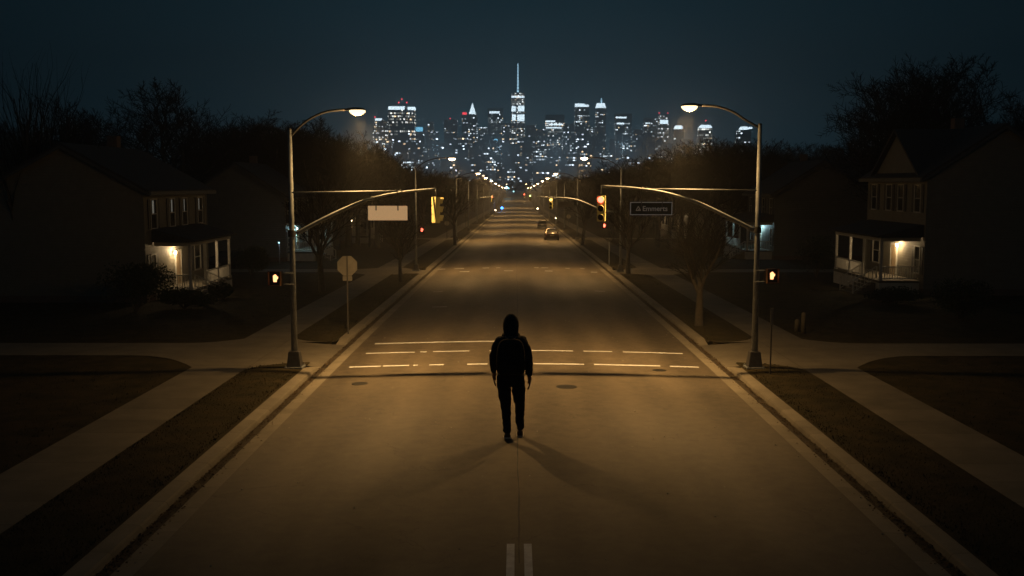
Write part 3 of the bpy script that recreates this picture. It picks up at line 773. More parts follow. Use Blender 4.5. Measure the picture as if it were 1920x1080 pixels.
# far right sign by the second mast arm
a = at(1047, 379, 87.2); b = at(1076, 388, 87.2)
t = thing('street_name_sign', ((a.x + b.x) / 2, 87.2, (a.z + b.z) / 2), 'small pale street name sign under the far right mast arm', 'street sign', 'street name signs hung from the mast arms')
MB().box(-(b.x - a.x) / 2, (b.x - a.x) / 2, -.012, .012, -(a.z - b.z) / 2, (a.z - b.z) / 2).build('panel', M['alu'], t)
for x in (-.35, .35): MB().tube([(x, 0, (a.z - b.z) / 2), (x, 0, .62)], .02, 6).build('bracket', M['steel'], t)

# ------------------------------------------------------------------ stop sign seen from behind
def oct_sign(px, py, sgn, r, h, label, plate=True, sides=8, face=True):
    p = gnd(px, py, .15); t = thing('stop_sign' if sides == 8 else 'road_sign', (p.x, p.y, g(p.y) + .13), label, 'stop sign' if sides == 8 else 'road sign', 'sign posts along the kerbs')
    MB().box(-.03, .03, -.02, .02, 0, h + r).build('post', M['darksteel'], t)
    poly = [(r / math.cos(math.pi / sides) * math.cos(math.pi / sides * (2 * i + 1)), h + r / math.cos(math.pi / sides) * math.sin(math.pi / sides * (2 * i + 1))) for i in range(sides)]
    MB().prism(poly, .022, .030, 'y').build('plate', M['alu'], t)
    if plate: MB().box(-r * .48, r * .48, .022, .03, h - r - .24, h - r - .02).build('small_plate', M['alu'], t)
    return t
p = gnd(653, 626, .15); top = at(655, 480, p.y).z; bot = at(655, 517, p.y).z
oct_sign(653, 626, 1, (top - bot) / 2, (top + bot) / 2 - .13 - g(p.y), 'grey back of an octagonal stop sign on left verge')
oct_sign(873, 427, 1, .42, 2.5, 'small far sign back on a post left of the far road', False, 12)
oct_sign(838, 447, 1, .36, 2.3, 'small round sign back on the left verge beyond the crossing', False, 16)
oct_sign(1066, 430, 1, .40, 2.5, 'small sign back by the right kerb near the parked cars', False, 12)
p = gnd(1444, 703, .15); hgt = at(1446, 578, p.y).z - p.z
t = thing('sign_post', (p.x, p.y, p.z), 'thin steel post with narrow plate beside the right lamp pole', 'post', 'sign posts along the kerbs')
MB().tube([(0, 0, -.05), (0, 0, hgt)], .03, 8).build('post', M['darksteel'], t)
MB().box(-.055, .055, -.045, -.033, hgt - .62, hgt).build('plate', M['signline'], t)
# small yard posts at the right lawn
for px, py, hh, lab in ((1506, 625, .95, 'stubby concrete bollard standing on the right front lawn'), (1494, 622, .55, 'short utility stub beside the bollard on the right lawn')):
    p = gnd(px, py, .12); t = thing('bollard', (p.x, p.y, p.z), lab, 'bollard', 'bollards on the right lawn')
    MB().tube([(0, 0, 0), (0, 0, hh), (0, 0, hh + .06)], [.12, .11, .05], 14).build('shaft', M['gutter'], t, smooth=True)
p = gnd(1142, 497, .15)
t = thing('utility_cabinet', (p.x, p.y, g(p.y) + .15), 'slim utility post standing beside second right lamp pole', 'utility post')
MB().tube([(0, 0, 0), (0, 0, 2.4)], .05, 8).build('post', M['steel'], t); MB().box(-.18, .18, -.1, .1, 2.2, 2.5).build('control_box', M['darksteel'], t)

# ------------------------------------------------------------------ bare trees
def tree_mesh(seed, style):
    r = random.Random(seed); tr, cr = MB(), MB()
    ENV = dict(round=(5.6, 6.6, 4.4), vase=(2.7, 4.4, 2.9), tall=(4.5, 9.5, 8), thin=(2.6, 7, 7), dense=(4.9, 5.6, 4.3))[style]
    P = dict(round=(7.0, 2.4, 52, .30, 5, .70), vase=(4.8, 1.7, 40, .25, 4, .74), tall=(10.5, 3.2, 26, .26, 5, .66), thin=(7.0, 1.0, 14, .12, 3, .62), dense=(6.2, 1.4, 58, .30, 5, .72))[style]
    L0, tl, spread, r0, maxd, shrink = P
    def br(p, d, L, rad, depth):
        if depth:
            e_ = p + d * L; q_ = math.sqrt((e_.x ** 2 + e_.y ** 2) / ENV[0] ** 2 + ((e_.z - ENV[1]) / ENV[2]) ** 2)
            if q_ > 1: L *= max(.28, 1 - 1.6 * (q_ - 1)) if depth < 3 else max(.2, 1 - 3 * (q_ - 1))
        n = 4 if depth < 3 else (3 if depth < 5 else 2); pts = [p]; rr = [rad]; q = p.copy(); dd = d.copy()
        for i in range(n):
            wb = .13 if depth else .035; dd = (dd + Vector((r.gauss(0, wb), r.gauss(0, wb), r.gauss(0, .10) + .05))).normalized()
            q = q + dd * (L / n); pts.append(q.copy()); rr.append(rad * (1 - .55 * (i + 1) / n))
        tgt = tr if depth <= 1 else cr
        tgt.tube(pts, rr, 8 if depth == 0 else (6 if depth < 2 else (4 if depth < 3 else 3)), cap=False)
        if depth >= maxd: return
        k = {0: 6, 1: 5, 2: 5, 3: 5, 4: 8 if style in ('round', 'dense') else 5, 5: 0}[depth]
        if style == 'thin': k = {0: 9, 1: 4, 2: 3, 3: 0}[depth]
        for i in range(k):
            f = (i + .7) / k if depth else (.55 + .45 * (i + 1) / k)
            if style == 'thin' and depth == 0: f = .25 + .75 * (i + 1) / k
            f = min(1, max(.12, f + r.uniform(-.06, .06))); s = f * n; j = min(n - 1, int(s)); pt = pts[j].lerp(pts[j + 1], s - j)
            ax = (pts[j + 1] - pts[j]).normalized(); o = ax.orthogonal().normalized(); o.rotate(Matrix.Rotation(i * 2.4 + r.uniform(-.5, .5), 3, ax))
            a = R(r.uniform(.55, 1.15) * spread * (1.0 if depth else .85)) if f < .97 else R(spread * .25)
            nd = (ax * math.cos(a) + o * math.sin(a)); nd.z += .12; nd.normalize()
            br(pt, nd, L * shrink * (1.0 if depth < 3 or style == 'thin' else .74) * r.uniform(.75, 1.12) * (1.15 - .35 * f) if depth else L0 * r.uniform(.5, .72), rr[j] * r.uniform(.5, .68) if depth < 3 else max(.015, rr[j] * .6), depth + 1)
    br(Vector((0, 0, -.1)), Vector((r.gauss(0, .03), r.gauss(0, .03), 1)).normalized(), tl + (L0 * .35), r0, 0)
    return tr, cr
protos = {}
def get_proto(key):
    if key not in protos:
        style, seed = key; tr, cr = tree_mesh(seed, style)
        hh = max(v[2] for v in cr.v)
        mt = bpy.data.meshes.new('trunk'); mt.from_pydata(tr.v, [], tr.f); mt.materials.append(M['bark']); mt.polygons.foreach_set('use_smooth', [True] * len(mt.polygons))
        mc = bpy.data.meshes.new('crown'); mc.from_pydata(cr.v, [], cr.f); mc.materials.append(M['twig'])
        protos[key] = (mt, mc, hh)
    return protos[key]
TR = random.Random(3)
def tree(x, y, height, key, label, group, wide=1.0, z=None):
    mt, mc, hh = get_proto(key); s = height / hh
    t = thing('bare_tree', (x, y, (g(y) + .1) if z is None else z), label, 'tree', group, TR.uniform(0, 6.28)); t.scale = (s * wide, s * wide, s)
    for nm, me in (('trunk', mt), ('crown', mc)):
        o = bpy.data.objects.new(nm, me); COL.objects.link(o); o.parent = t
    return t
def tree_px(px, toppy, Y, key, label, group, wide=1.0):
    p = at(px, toppy, Y); return tree(p.x, Y, p.z - g(Y) - .1, key, label, group, wide)
GS = 'bare street trees on the verges'; GB = 'bare trees standing behind the houses'
def street_tree(px, py, top, key, label, wide=1.0):
    p = gnd(px, py, .15); t = at(px, top, p.y); return tree(p.x, p.y, t.z - p.z, key, label, GS, wide)
street_tree(1311, 612, 385, ('vase', 1), 'small bare street tree on the right verge behind the right lamp pole', 1.15)
street_tree(752, 530, 395, ('vase', 2), 'small dark bare tree on the left verge beyond the stop sign')
street_tree(1178, 514, 360, ('vase', 2), 'dark bare tree on right verge beside the second crossing')
street_tree(853, 460, 345, ('vase', 1), 'bare tree on the left verge beyond the second crossing')
street_tree(1092, 460, 345, ('vase', 3), 'bare tree on the right verge beyond the parked cars')
street_tree(604, 545, 330, ('vase', 3), 'dark bare tree on the left lawn between lamp pole and stop sign')
tree_px(318, 150, 112, ('round', 11), 'wide round-crowned bare tree against the sky behind left houses', GB, 1.4)
tree_px(145, 170, 112, ('dense', 12), 'bare tree between the tall saplings and the round-crowned tree', GB, .9)
tree_px(402, 212, 130, ('vase', 2), 'bare tree just right of the wide round-crowned one', GB, .9)
for i, (px, top) in enumerate(((14, 92), (40, 76), (68, 88), (96, 110), (122, 130))):
    tree_px(px, top, 62 + (i * 7) % 12, ('thin', 20 + i % 2), ['slender leafless sapling at the extreme left edge', 'tallest slender sapling left of the house roof', 'middle slender sapling of the row at far left', 'fourth slender sapling left of the house roof', 'shortest sapling nearest the left house'][i], 'slender saplings at far left', .8)
tree_px(1668, 128, 92, ('dense', 13), 'bare tree behind the right house, nearer the lamp', GB, 1.0)
tree_px(1760, 92, 98, ('round', 14), 'tallest bare tree rising behind the right house roof', GB, 1.1)
tree_px(1830, 128, 104, ('dense', 15), 'bare tree behind the right house nearest the frame edge', GB, .9)
tree_px(1925, 170, 90, ('dense', 12), 'bare tree cut off by the right frame edge', GB, .8)
# the dark wooded sides of the avenue
keys = [('dense', 12), ('dense', 13), ('round', 11), ('dense', 15), ('tall', 31)]
def prof(px):
    xs_ = [0, 110, 200, 300, 400, 440, 520, 560, 620, 690, 720, 770, 830, 880, 930, 950]
    ys_ = [215, 240, 275, 300, 262, 225, 208, 222, 236, 268, 288, 306, 316, 332, 347, 352]
    d = abs(px - 968); q = 968 - d
    if px > 968:
        xs_ = [0, 240, 400, 460, 480, 560, 600, 660, 720, 770, 830, 880, 930, 950]; ys_ = [262, 268, 264, 262, 262, 254, 250, 270, 288, 300, 316, 330, 346, 352]
    return float(np.interp(q, xs_, ys_))
k = 0
for px in (432, 452, 470, 497, 515, 540, 563, 585, 607, 628, 650, 668, 690, 705, 722, 740, 757, 775, 792, 812, 830, 846, 862, 876, 890, 902, 914):
    for lay in range(2):
        Y = {0: 128, 1: 190}[lay] if px < 720 else (175 if px < 800 else (250 if px < 860 else 400)) + lay * 60
        xw = (px - 968) * Y / F
        if xw > -14.5: xw = -14.5 - TR.random() * 3
        pxx = 968 + xw * F / Y; top = prof(pxx) + TR.uniform(-6, 12) + lay * 4
        tree_px(pxx, top, Y + TR.uniform(-9, 9), keys[k % 5] if px < 800 else keys[k % 4], 'bare tree in the dark wood left of the avenue, behind the lamps', 'trees of the dark wood left of the avenue', TR.uniform(.9, 1.25)); k += 1
for px in (1020, 1032, 1046, 1060, 1075, 1090, 1108, 1124, 1140, 1158, 1176, 1196, 1216, 1236, 1258, 1280, 1302, 1326, 1350, 1374, 1398, 1420, 1446):
    for lay in range(2):
        Y = {0: 132, 1: 200}[lay] if px > 1230 else (175 if px > 1150 else (250 if px > 1085 else 400)) + lay * 60
        xw = (px - 968) * Y / F
        if xw < 15: xw = 15 + TR.random() * 3
        pxx = 968 + xw * F / Y; top = prof(pxx) + TR.uniform(-5, 12) + lay * 4
        tree_px(pxx, top, Y + TR.uniform(-9, 9), keys[k % 4], 'bare tree in the dark wood right of the avenue, behind the lamps', 'trees of the dark wood right of the avenue', TR.uniform(.9, 1.25)); k += 1
for px in range(1470, 1660, 24):
    tree_px(px, 264 + TR.uniform(-4, 8), 230 + TR.uniform(-15, 15), keys[k % 4], 'far bare tree on the low skyline right of the avenue', 'far trees on the right skyline', 1.3); k += 1
for px in range(1700, 1960, 40):
    tree_px(px, 262 + TR.uniform(-4, 8), 190 + TR.uniform(-15, 15), keys[k % 4], 'far bare tree on the low skyline right of the avenue', 'far trees on the right skyline', 1.3); k += 1
for px in range(-40, 440, 44):
    tree_px(px, prof(px) + TR.uniform(0, 12), 175 + TR.uniform(-15, 15), keys[k % 4], 'far bare tree behind the left houses', 'far trees behind the left houses', 1.3); k += 1

# brush and understorey that closes the gaps: a far wood, one mass
def brush(name, label, spans, n, seed, size):
    r = random.Random(seed); b = MB()
    for _ in range(n):
        x0, x1, y0, y1, h = spans[r.randrange(len(spans))]
        x = r.uniform(x0, x1); y = r.uniform(y0, y1); z = g(y) + h * (r.random() ** .8) * (.75 + .25 * math.sin(x * .35 + y * .2)); s = size * r.uniform(.5, 1.3)
        a = Vector((r.gauss(0, 1), r.gauss(0, 1), r.gauss(0, 1))).normalized(); c = a.orthogonal().normalized() * s * .35
        b.add([Vector((x, y, z)) - a * s - c * .3, Vector((x, y, z)) + c, Vector((x, y, z)) + a * s, Vector((x, y, z)) - c], [(0, 1, 2, 3)])
    return tag(b.build(name, M['twig']), label, 'brush', kind='stuff')
brush('undergrowth', 'dark tangled brush under the trees on both sides', [(-70, -32, 126, 150, 9), (-110, -40, 150, 200, 11), (-60, -18, 200, 260, 8.5), (-60, -17, 260, 420, 8), (-60, -16, 420, 640, 9)], 42000, 5, .55)
brush('undergrowth', 'dark tangled brush among the trees right of the avenue', [(36, 75, 126, 150, 8.5), (42, 120, 150, 200, 9), (20, 60, 200, 260, 8.5), (18, 60, 260, 420, 8), (17, 60, 420, 640, 9), (70, 170, 200, 240, 10)], 42000, 6, .55)
brush('far_wood', 'far dark woods closing the end of the valley', [(-900, -20, 760, 860, 13), (20, 900, 760, 860, 13), (-900, 900, 980, 1060, 10)], 26000, 8, 2.6)

# ------------------------------------------------------------------ shrubs
def shrub(px, py, rx, rz_, label, seed, Y=None):
    p = gnd(px, py, .12); r = random.Random(seed); b = MB()
    lobes = [(r.gauss(0, .35) * rx, r.gauss(0, .25) * rx, rz_ * r.uniform(.7, 1.1), r.uniform(.5, .75)) for _ in range(5)]
    for _ in range(4200):
        lx, ly, lz, lr = lobes[r.randrange(5)]
        v = Vector((r.gauss(0, 1), r.gauss(0, 1), r.gauss(0, 1))).normalized() * (r.random() ** .4)
        c = Vector((lx + v.x * rx * lr, ly + v.y * rx * lr, max(.02, lz + v.z * rz_ * lr)))
        a = Vector((r.gauss(0, 1), r.gauss(0, 1), r.gauss(0, 1))).normalized() * r.uniform(.04, .085); w = a.orthogonal() * .5
        b.add([c - a, c + w, c + a, c - w], [(0, 1, 2, 3)])
    t = thing('shrub', (p.x, p.y, p.z), label, 'shrub', 'dark shrubs in front of the houses')
    b.build('foliage', M['leaf'], t)
    st = MB()
    for i in range(5): st.tube([(0, 0, 0), (lobes[i][0] * .5, lobes[i][1] * .5, rz_ * .5), (lobes[i][0], lobes[i][1], rz_ * .9)], [.05, .035, .02], 5)
    st.build('stem', M['bark'], t)
shrub(255, 585, 2.0, 1.75, 'big rounded dark shrub at the near corner of left house', 1)
shrub(345, 578, 1.5, .72, 'low dark hedge shrub below the left porch', 2)
shrub(420, 560, .8, .6, 'small dark shrub right of the left porch steps', 3)
shrub(1665, 570, 2.1, .60, 'low dark shrub below the right porch', 4)
shrub(1800, 598, 1.6, 1.35, 'large dark shrub at the near corner of right house', 5)
shrub(1530, 520, 1.5, 2.2, 'tall dark shrub left of the right porch', 6)
shrub(1415, 482, 1.6, .9, 'dark shrub in front of the second right house porch', 7)
shrub(470, 515, 1.7, 1.5, 'dark shrub between the left house and driveway', 8)

# ------------------------------------------------------------------ houses
def house(X, Y, s, label, L=12.0, Dp=9.5, eave=6.9, sid='siding', cool=False, gable=False, lightW=42, pane_streaks=True, pf=1.0, pz=3.75, pd=2.7, py=None, df_=.27, rh=3.1):
    """facade in plane x=0 facing the street (towards -s*x ... s=-1: house on the left, facade faces +x)"""
    z0 = g(Y + L / 2) + .1
    t = thing('house', (X, Y, z0), label, 'house', 'clapboard houses set back from the avenue')
    f = -s      # direction towards the street
    def bx(mb, a0, a1, y0, y1, zz0, zz1):   # a = distance in front of the facade (+) or behind (-)
        x0, x1 = sorted((f * a0, f * a1)); mb.box(x0, x1, y0, y1, zz0, zz1); return mb
    wall = MB()
    prof_ = [(f * 0, 0.5), (f * -Dp, 0.5), (f * -Dp, eave), (f * -Dp / 2, eave + rh), (f * 0, eave)]
    wall.prism(prof_, 0, L, 'y'); wall.build('wall', M[sid], t)
    bx(MB(), .03, -Dp - .03, -.03, L + .03, -.3, .5).build('foundation', M['brick'], t)
    rf = MB(); ov = .5; sl = rh / (Dp / 2)
    for sg in (0, 1):
        a0 = ov if sg == 0 else -Dp - ov; a1 = -Dp / 2; za = eave - sl * ov
        P = [(f * a0, za + .02), (f * a1, eave + rh + .02), (f * a1, eave + rh + .2), (f * a0, za + .2)]
        rf.prism(P, -.4, L + .4, 'y')
    roof = rf.build('roof', M['roof'], t)
    tr = MB()
    bx(tr, ov + .02, ov + .14, -.4, L + .4, eave - sl * ov - .12, eave - sl * ov + .12)   # gutter
    tr.build('eaves_gutter', M['siding2'], roof)
    for y in (0, L): bx(MB(), -.12, .03, y - .03 if y == 0 else y - .12, y + .12 if y == 0 else y + .03, .5, eave - .15).build('corner_board', M[sid], t)
    for a in (0,):
        rk = MB()
        for sg in (0, 1):
            a0 = ov if sg == 0 else -Dp - ov; a1 = -Dp / 2; za = eave - sl * ov
            rk.prism([(f * a0, za - .16), (f * a1, eave + rh - .16), (f * a1, eave + rh + .018), (f * a0, za + .018)], -.44, -.405, 'y')
        rk.build('rake_board', M['fascia'], roof)
    MB().box(-.35 + f * -Dp * .55, .35 + f * -Dp * .55, L * .7, L * .7 + .7, eave + 1.5, eave + rh + 1.0).build('chimney', M['brick'], roof)
    if gable:
        gm = MB(); gw = 8.8; gy = L * .47; gh = 3.0
        tri = [(gy - gw / 2, eave - .1), (gy + gw / 2, eave - .1), (gy, eave + gh)]
        gm.add([(f * .06, a, b) for a, b in tri] + [(f * -Dp / 2, a, b) for a, b in tri], [(0, 1, 2), (0, 2, 5, 3), (1, 4, 5, 2), (3, 5, 4)])
        gm.build('front_gable', M['siding2'], t)
        gr_ = MB()
        for sg in (-1, 1):
            e0 = (gy + sg * (gw / 2 + .35), eave - .1 - .35 * gh / (gw / 2)); e1 = (gy, eave + gh)
            P = [(e0[0], e0[1] + .02), (e1[0], e1[1] + .02), (e1[0], e1[1] + .2), (e0[0], e0[1] + .2)]
            xa, xb = sorted((f * .4, f * -Dp / 2)); gr_.prism(P, xa, xb, 'x')
        gr_.build('gable_roof', M['roof'], t)
    def window(yc, zc, w, h, lit=None, shutters=True):
        fr = MB()
        bx(fr, .004, .07, yc - w / 2 - .09, yc - w / 2, zc - h / 2 - .09, zc + h / 2 + .09); bx(fr, .004, .07, yc + w / 2, yc + w / 2 + .09, zc - h / 2 - .09, zc + h / 2 + .09)
        bx(fr, .004, .07, yc - w / 2, yc + w / 2, zc + h / 2, zc + h / 2 + .09); bx(fr, .004, .09, yc - w / 2, yc + w / 2, zc - h / 2 - .09, zc - h / 2)
        bx(fr, .010, .05, yc - w / 2, yc + w / 2, zc - .03, zc + .03)
        wn = fr.build('window', M['trim'], t)
        bx(MB(), .003, .02, yc - w / 2 - .005, yc + w / 2 + .005, zc - h / 2 - .005, zc + h / 2 + .005).build('pane', M['glass'], wn)
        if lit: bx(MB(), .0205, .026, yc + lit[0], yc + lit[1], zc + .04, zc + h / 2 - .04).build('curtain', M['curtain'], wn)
        if shutters:
            for sg in (-1, 1):
                a, b = sorted((yc + sg * (w / 2 + .11), yc + sg * (w / 2 + .5)))
                bx(MB(), .004, .055, a, b, zc - h / 2 - .05, zc + h / 2 + .05).build('shutter', M['shutter'], wn)
    zc = eave - 1.55
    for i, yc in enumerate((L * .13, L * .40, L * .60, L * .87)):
        window(yc, zc, .95, 1.75, (((-.2, .1), (-.1, .12), (-.05, .08), (-.25, -.08))[i]) if pane_streaks else None)
    window(L * .80, pf + 1.5, 1.3, 1.7)
    for a in ():
        for zc2 in (2.6, zc):
            fr = MB(); w, h = .95, 1.6; x0, x1 = sorted((f * (a - w / 2), f * (a + w / 2)))
            fr.box(x0 - .09, x0, -.06, -.004, zc2 - h / 2 - .09, zc2 + h / 2 + .09); fr.box(x1, x1 + .09, -.06, -.004, zc2 - h / 2 - .09, zc2 + h / 2 + .09)
            fr.box(x0, x1, -.06, -.004, zc2 + h / 2, zc2 + h / 2 + .09); fr.box(x0, x1, -.08, -.004, zc2 - h / 2 - .09, zc2 - h / 2); fr.box(x0, x1, -.045, -.01, zc2 - .03, zc2 + .03)
            wn = fr.build('window', M['trim'], t)
            MB().box(x0 - .005, x1 + .005, -.02, -.003, zc2 - h / 2 - .005, zc2 + h / 2 + .005).build('pane', M['glass'], wn)
    # door, side light, and porch
    y0, y1 = py or (.6, L - .8)
    dy_ = L * df_
    dr = bx(MB(), .004, .06, dy_ - .48, dy_ + .48, pf, pf + 2.1).build('door', M['door'], t)
    MB().ellipsoid((f * .09, dy_ + .38, pf + 1.0), (.035, .035, .035), 8, 6).build('handle', M['rim'], dr)
    df = MB(); bx(df, .004, .08, dy_ - .62, dy_ - .48, pf, pf + 2.25); bx(df, .004, .08, dy_ + .48, dy_ + .62, pf, pf + 2.25); bx(df, .004, .08, dy_ - .48, dy_ + .48, pf + 2.1, pf + 2.25)
    df.build('door_frame', M['trim'], t)
    window(L * .10, pf + 1.35, .8, 1.7)
    fl = MB(); bx(fl, .031, pd, y0, y1, pf - .15, pf); fl.build('porch_floor', M['gutter'], t)
    sk = MB(); bx(sk, pd - .12, pd - .02, y0, y1, -.2, pf - .15); bx(sk, .04, pd - .12, y0, y0 + .1, -.2, pf - .15); sk.build('porch_skirt', M['trim'], t)
    pr = MB(); zt = pz + .95
    pr.prism([(f * 0.01, pz + .12), (f * (pd + .35), pz + .12), (f * (pd + .35), pz + .22), (f * 0.01, zt)], y0 - .35, y1 + .35, 'y')
    pr.build('porch_roof', M['roof'], t)
    bm_ = MB(); bx(bm_, pd - .25, pd - .05, y0, y1, pz - .16, pz + .117); bx(bm_, .04, pd - .25, y0, y0 + .15, pz - .16, pz + .117); bx(bm_, .04, pd - .25, y1 - .15, y1, pz - .16, pz + .117)
    bm_.build('porch_beam', M['trim'], t)
    posts = [y0 + .12, y0 + (y1 - y0) * .36, y0 + (y1 - y0) * .66, y1 - .12]
    for y in posts:
        p_ = MB(); bx(p_, pd - .23, pd - .07, y - .08, y + .08, pf, pz - .16); bx(p_, pd - .26, pd - .04, y - .11, y + .11, pf, pf + .14); p_.build('porch_post', M['trim'], t)
    # railing, leaving the stair bay open between the first two posts
    bays = [(posts[1], posts[2]), (posts[2], posts[3])]
    for a, b in bays:
        rl = MB(); bx(rl, pd - .19, pd - .11, a + .08, b - .08, pf + .88, pf + .95); bx(rl, pd - .18, pd - .12, a + .08, b - .08, pf + .10, pf + .16)
        n = int((b - a) / .16)
        for i in range(1, n): bx(rl, pd - .17, pd - .13, a + (b - a) * i / n - .02, a + (b - a) * i / n + .02, pf + .16, pf + .88)
        rl.build('railing', M['trim'], t)
    rl = MB(); bx(rl, .1, pd - .23, y0 + .05, y0 + .12, pf + .88, pf + .95); bx(rl, .1, pd - .23, y0 + .06, y0 + .11, pf + .10, pf + .16)
    for i in range(1, 14): bx(rl, .1 + (pd - .33) * i / 14 - .02, .1 + (pd - .33) * i / 14 + .02, y0 + .065, y0 + .105, pf + .16, pf + .88)
    rl.build('railing', M['trim'], t)
    st = MB(); ys_, ye = posts[0] + .5, posts[1] - .3
    for i in range(5): bx(st, pd + i * .30, pd + (i + 1) * .30, ys_, ye, -.1, pf - (i + 1) * .175)
    st.build('steps', M['concrete'], t)
    for y in (ys_ - .06, ye + .06):
        hr = MB(); n = 6
        a = Vector((f * (pd - .02), y, pf + .92)); b = Vector((f * (pd + 1.5), y, .95))
        hr.tube([a, b], .035, 6); hr.tube([a - Vector((0, 0, .75)), b - Vector((0, 0, .75))], .025, 6)
        for i in range(n + 1):
            c = a.lerp(b, i / n); hr.tube([c, c - Vector((0, 0, .78 if i < n else .95))], .02 if 0 < i < n else .045, 6)
        hr.build('stair_rail', M['trim'], t)
    # porch light on the wall beside the door
    ly = dy_ - .95
    pl = MB().tube([(f * .03, ly, pf + 2.15), (f * .16, ly, pf + 2.2)], .04, 8).build('porch_lamp', M['darksteel'], t)
    MB().ellipsoid((f * .18, ly, pf + 2.12), (.08, .08, .12), 10, 8).build('lamp_glass', M['porchcool'] if cool else M['porch'], pl, smooth=True)
    if lightW: point('porch_light', (f * .42, ly, pf + 2.2), lightW, (.55, .92, 1.0) if cool else (1.0, .68, .34), .07, t)
    return t
house(-22.6, 61.5, -1, 'cream two-storey house with warm lit porch, left side nearest', L=12.5, pane_streaks=True, eave=7.0, pf=.7, pz=3.6, pd=2.35, py=(1.5, 10.4), lightW=130, rh=2.6, df_=.47)
house(26.6, 66.0, 1, 'cream two-storey house with front gable and warm lit porch, right side nearest', L=11.0, gable=True, pane_streaks=False, eave=7.95, lightW=150, df_=.48)
house(-22.8, 100.0, -1, 'second left house, glimpsed behind the lamp pole, with a cool white porch light', L=12.0, sid='siding2', cool=True, pane_streaks=False, eave=6.6, lightW=120, df_=.45)
house(26.2, 103.0, 1, 'second right house with a cyan porch light beside the lamp pole', L=12.0, sid='siding2', cool=True, pane_streaks=False, eave=6.9, lightW=100, df_=.5)
house(26.2, 154.0, 1, 'third right house behind the street tree with a faint warm porch light', L=12.0, pane_streaks=False, eave=6.6, lightW=70, df_=.6)
house(-23.0, 138.0, -1, 'third left house, dark, half hidden behind roadside trees', L=12.0, sid='siding2', pane_streaks=False, eave=6.6, lightW=0)

# ------------------------------------------------------------------ cars
def car(loc, rz, label, paint, group='parked cars'):
    t = thing('parked_car', loc, label, 'car', group, rz)        # rear towards -y
    def loft(secs, nm, m, par, smooth=True):
        b = MB(); n = len(secs[0][1]); vs = []
        for y, pr_ in secs:
            for x, z in pr_: vs.append((x, y, z))
        fs = [(i * n + j, i * n + (j + 1) % n, (i + 1) * n + (j + 1) % n, (i + 1) * n + j) for i in range(len(secs) - 1) for j in range(n)] + [tuple(range(n)), tuple((len(secs) - 1) * n + j for j in range(n))]
        o = b.add(vs, fs).build(nm, m, par, smooth=smooth); return o
    def sec(w, z0, z1): return [(-w * .9, z0), (w * .9, z0), (w, z0 + .15), (w, (z0 + z1) / 2 + .05), (w * .95, z1 - .07), (w * .82, z1), (-w * .82, z1), (-w * .95, z1 - .07), (-w, (z0 + z1) / 2 + .05), (-w, z0 + .15)]
    body = loft([(-2.3, sec(.74, .38, .78)), (-2.22, sec(.86, .26, .98)), (-1.6, sec(.90, .22, 1.02)), (0, sec(.91, .22, .98)), (1.3, sec(.90, .22, .93)), (2.1, sec(.84, .24, .80)), (2.32, sec(.66, .34, .66))], 'body', paint, t)
    def csec(w, z0, z1, wt): return [(-w, z0), (w, z0), (wt, z1 - .06), (wt * .85, z1), (-wt * .85, z1), (-wt, z1 - .06)]
    loft([(-1.95, csec(.80, .93, .98, .76)), (-1.35, csec(.82, .93, 1.44, .62)), (-.6, csec(.83, .93, 1.50, .64)), (.35, csec(.82, .92, 1.47, .62)), (1.15, csec(.78, .88, .95, .74))], 'cabin', M['glass'], t, False)
    loft([(-1.42, [(-.60, 1.43), (.60, 1.43), (.52, 1.475), (-.52, 1.475)]), (-.6, [(-.655, 1.46), (.655, 1.46), (.54, 1.53), (-.54, 1.53)]), (.38, [(-.63, 1.43), (.63, 1.43), (.52, 1.50), (-.52, 1.50)])], 'roof_panel', paint, t, False)
    pl_ = MB()
    for s in (-1, 1):
        pl_.tube([(s * .80, -2.0, .97), (s * .61, -1.38, 1.45)], .035, 6); pl_.tube([(s * .78, 1.12, .92), (s * .62, .38, 1.46)], .03, 6); pl_.tube([(s * .83, -.3, .93), (s * .65, -.35, 1.46)], .03, 6)
    pl_.build('pillar', paint, t)
    for s in (-1, 1):
        for y in (-1.38, 1.42):
            w_ = MB().tube([(s * .70, y, .33), (s * .915, y, .33)], .33, 20).build('wheel', M['tyre'], t)
            MB().tube([(s * .905, y, .33), (s * .925, y, .33)], .20, 14).build('rim', M['rim'], w_)
        MB().box(s * .84 - (.0 if s > 0 else .0) - .17 * (s > 0), s * .84 + .17 * (s < 0), -2.30, -2.18, .70, .86).build('tail_light', M['taillens'], t, bevel=.02)
        MB().box(min(s * .62, s * .80), max(s * .62, s * .80), 2.12, 2.27, .60, .72).build('headlight', M['rim'], t, bevel=.02)
        MB().box(min(s * .92, s * 1.06), max(s * .92, s * 1.06), .70, .82, .96, 1.10).build('mirror', paint, t, bevel=.02)
    MB().box(-.26, .26, -2.335, -2.30, .60, .74).build('licence_plate', M['plate'], t)
    MB().box(-.80, .80, -2.40, -2.22, .30, .46).build('bumper', M['black'], t, bevel=.03)
    return t
p = gnd(1035, 451, .05); car((p.x, p.y + 2.3, g(p.y + 2.3) + crown_z(p.x)), 0, 'brown sedan parked by the right kerb, rear towards the walker', M['carpaint']).scale = (1.14, 1.14, 1.14)
p = gnd(1014, 428, .05); car((p.x + .3, p.y + 2.3, g(p.y + 2.3) + crown_z(p.x)), 0, 'grey car parked beyond the brown sedan', M['carpaint2'])
c3 = car((-25.5, 92.0, g(92.0) + .12), R(-90), 'dark car on the driveway before the second left house', M['carpaint2'])

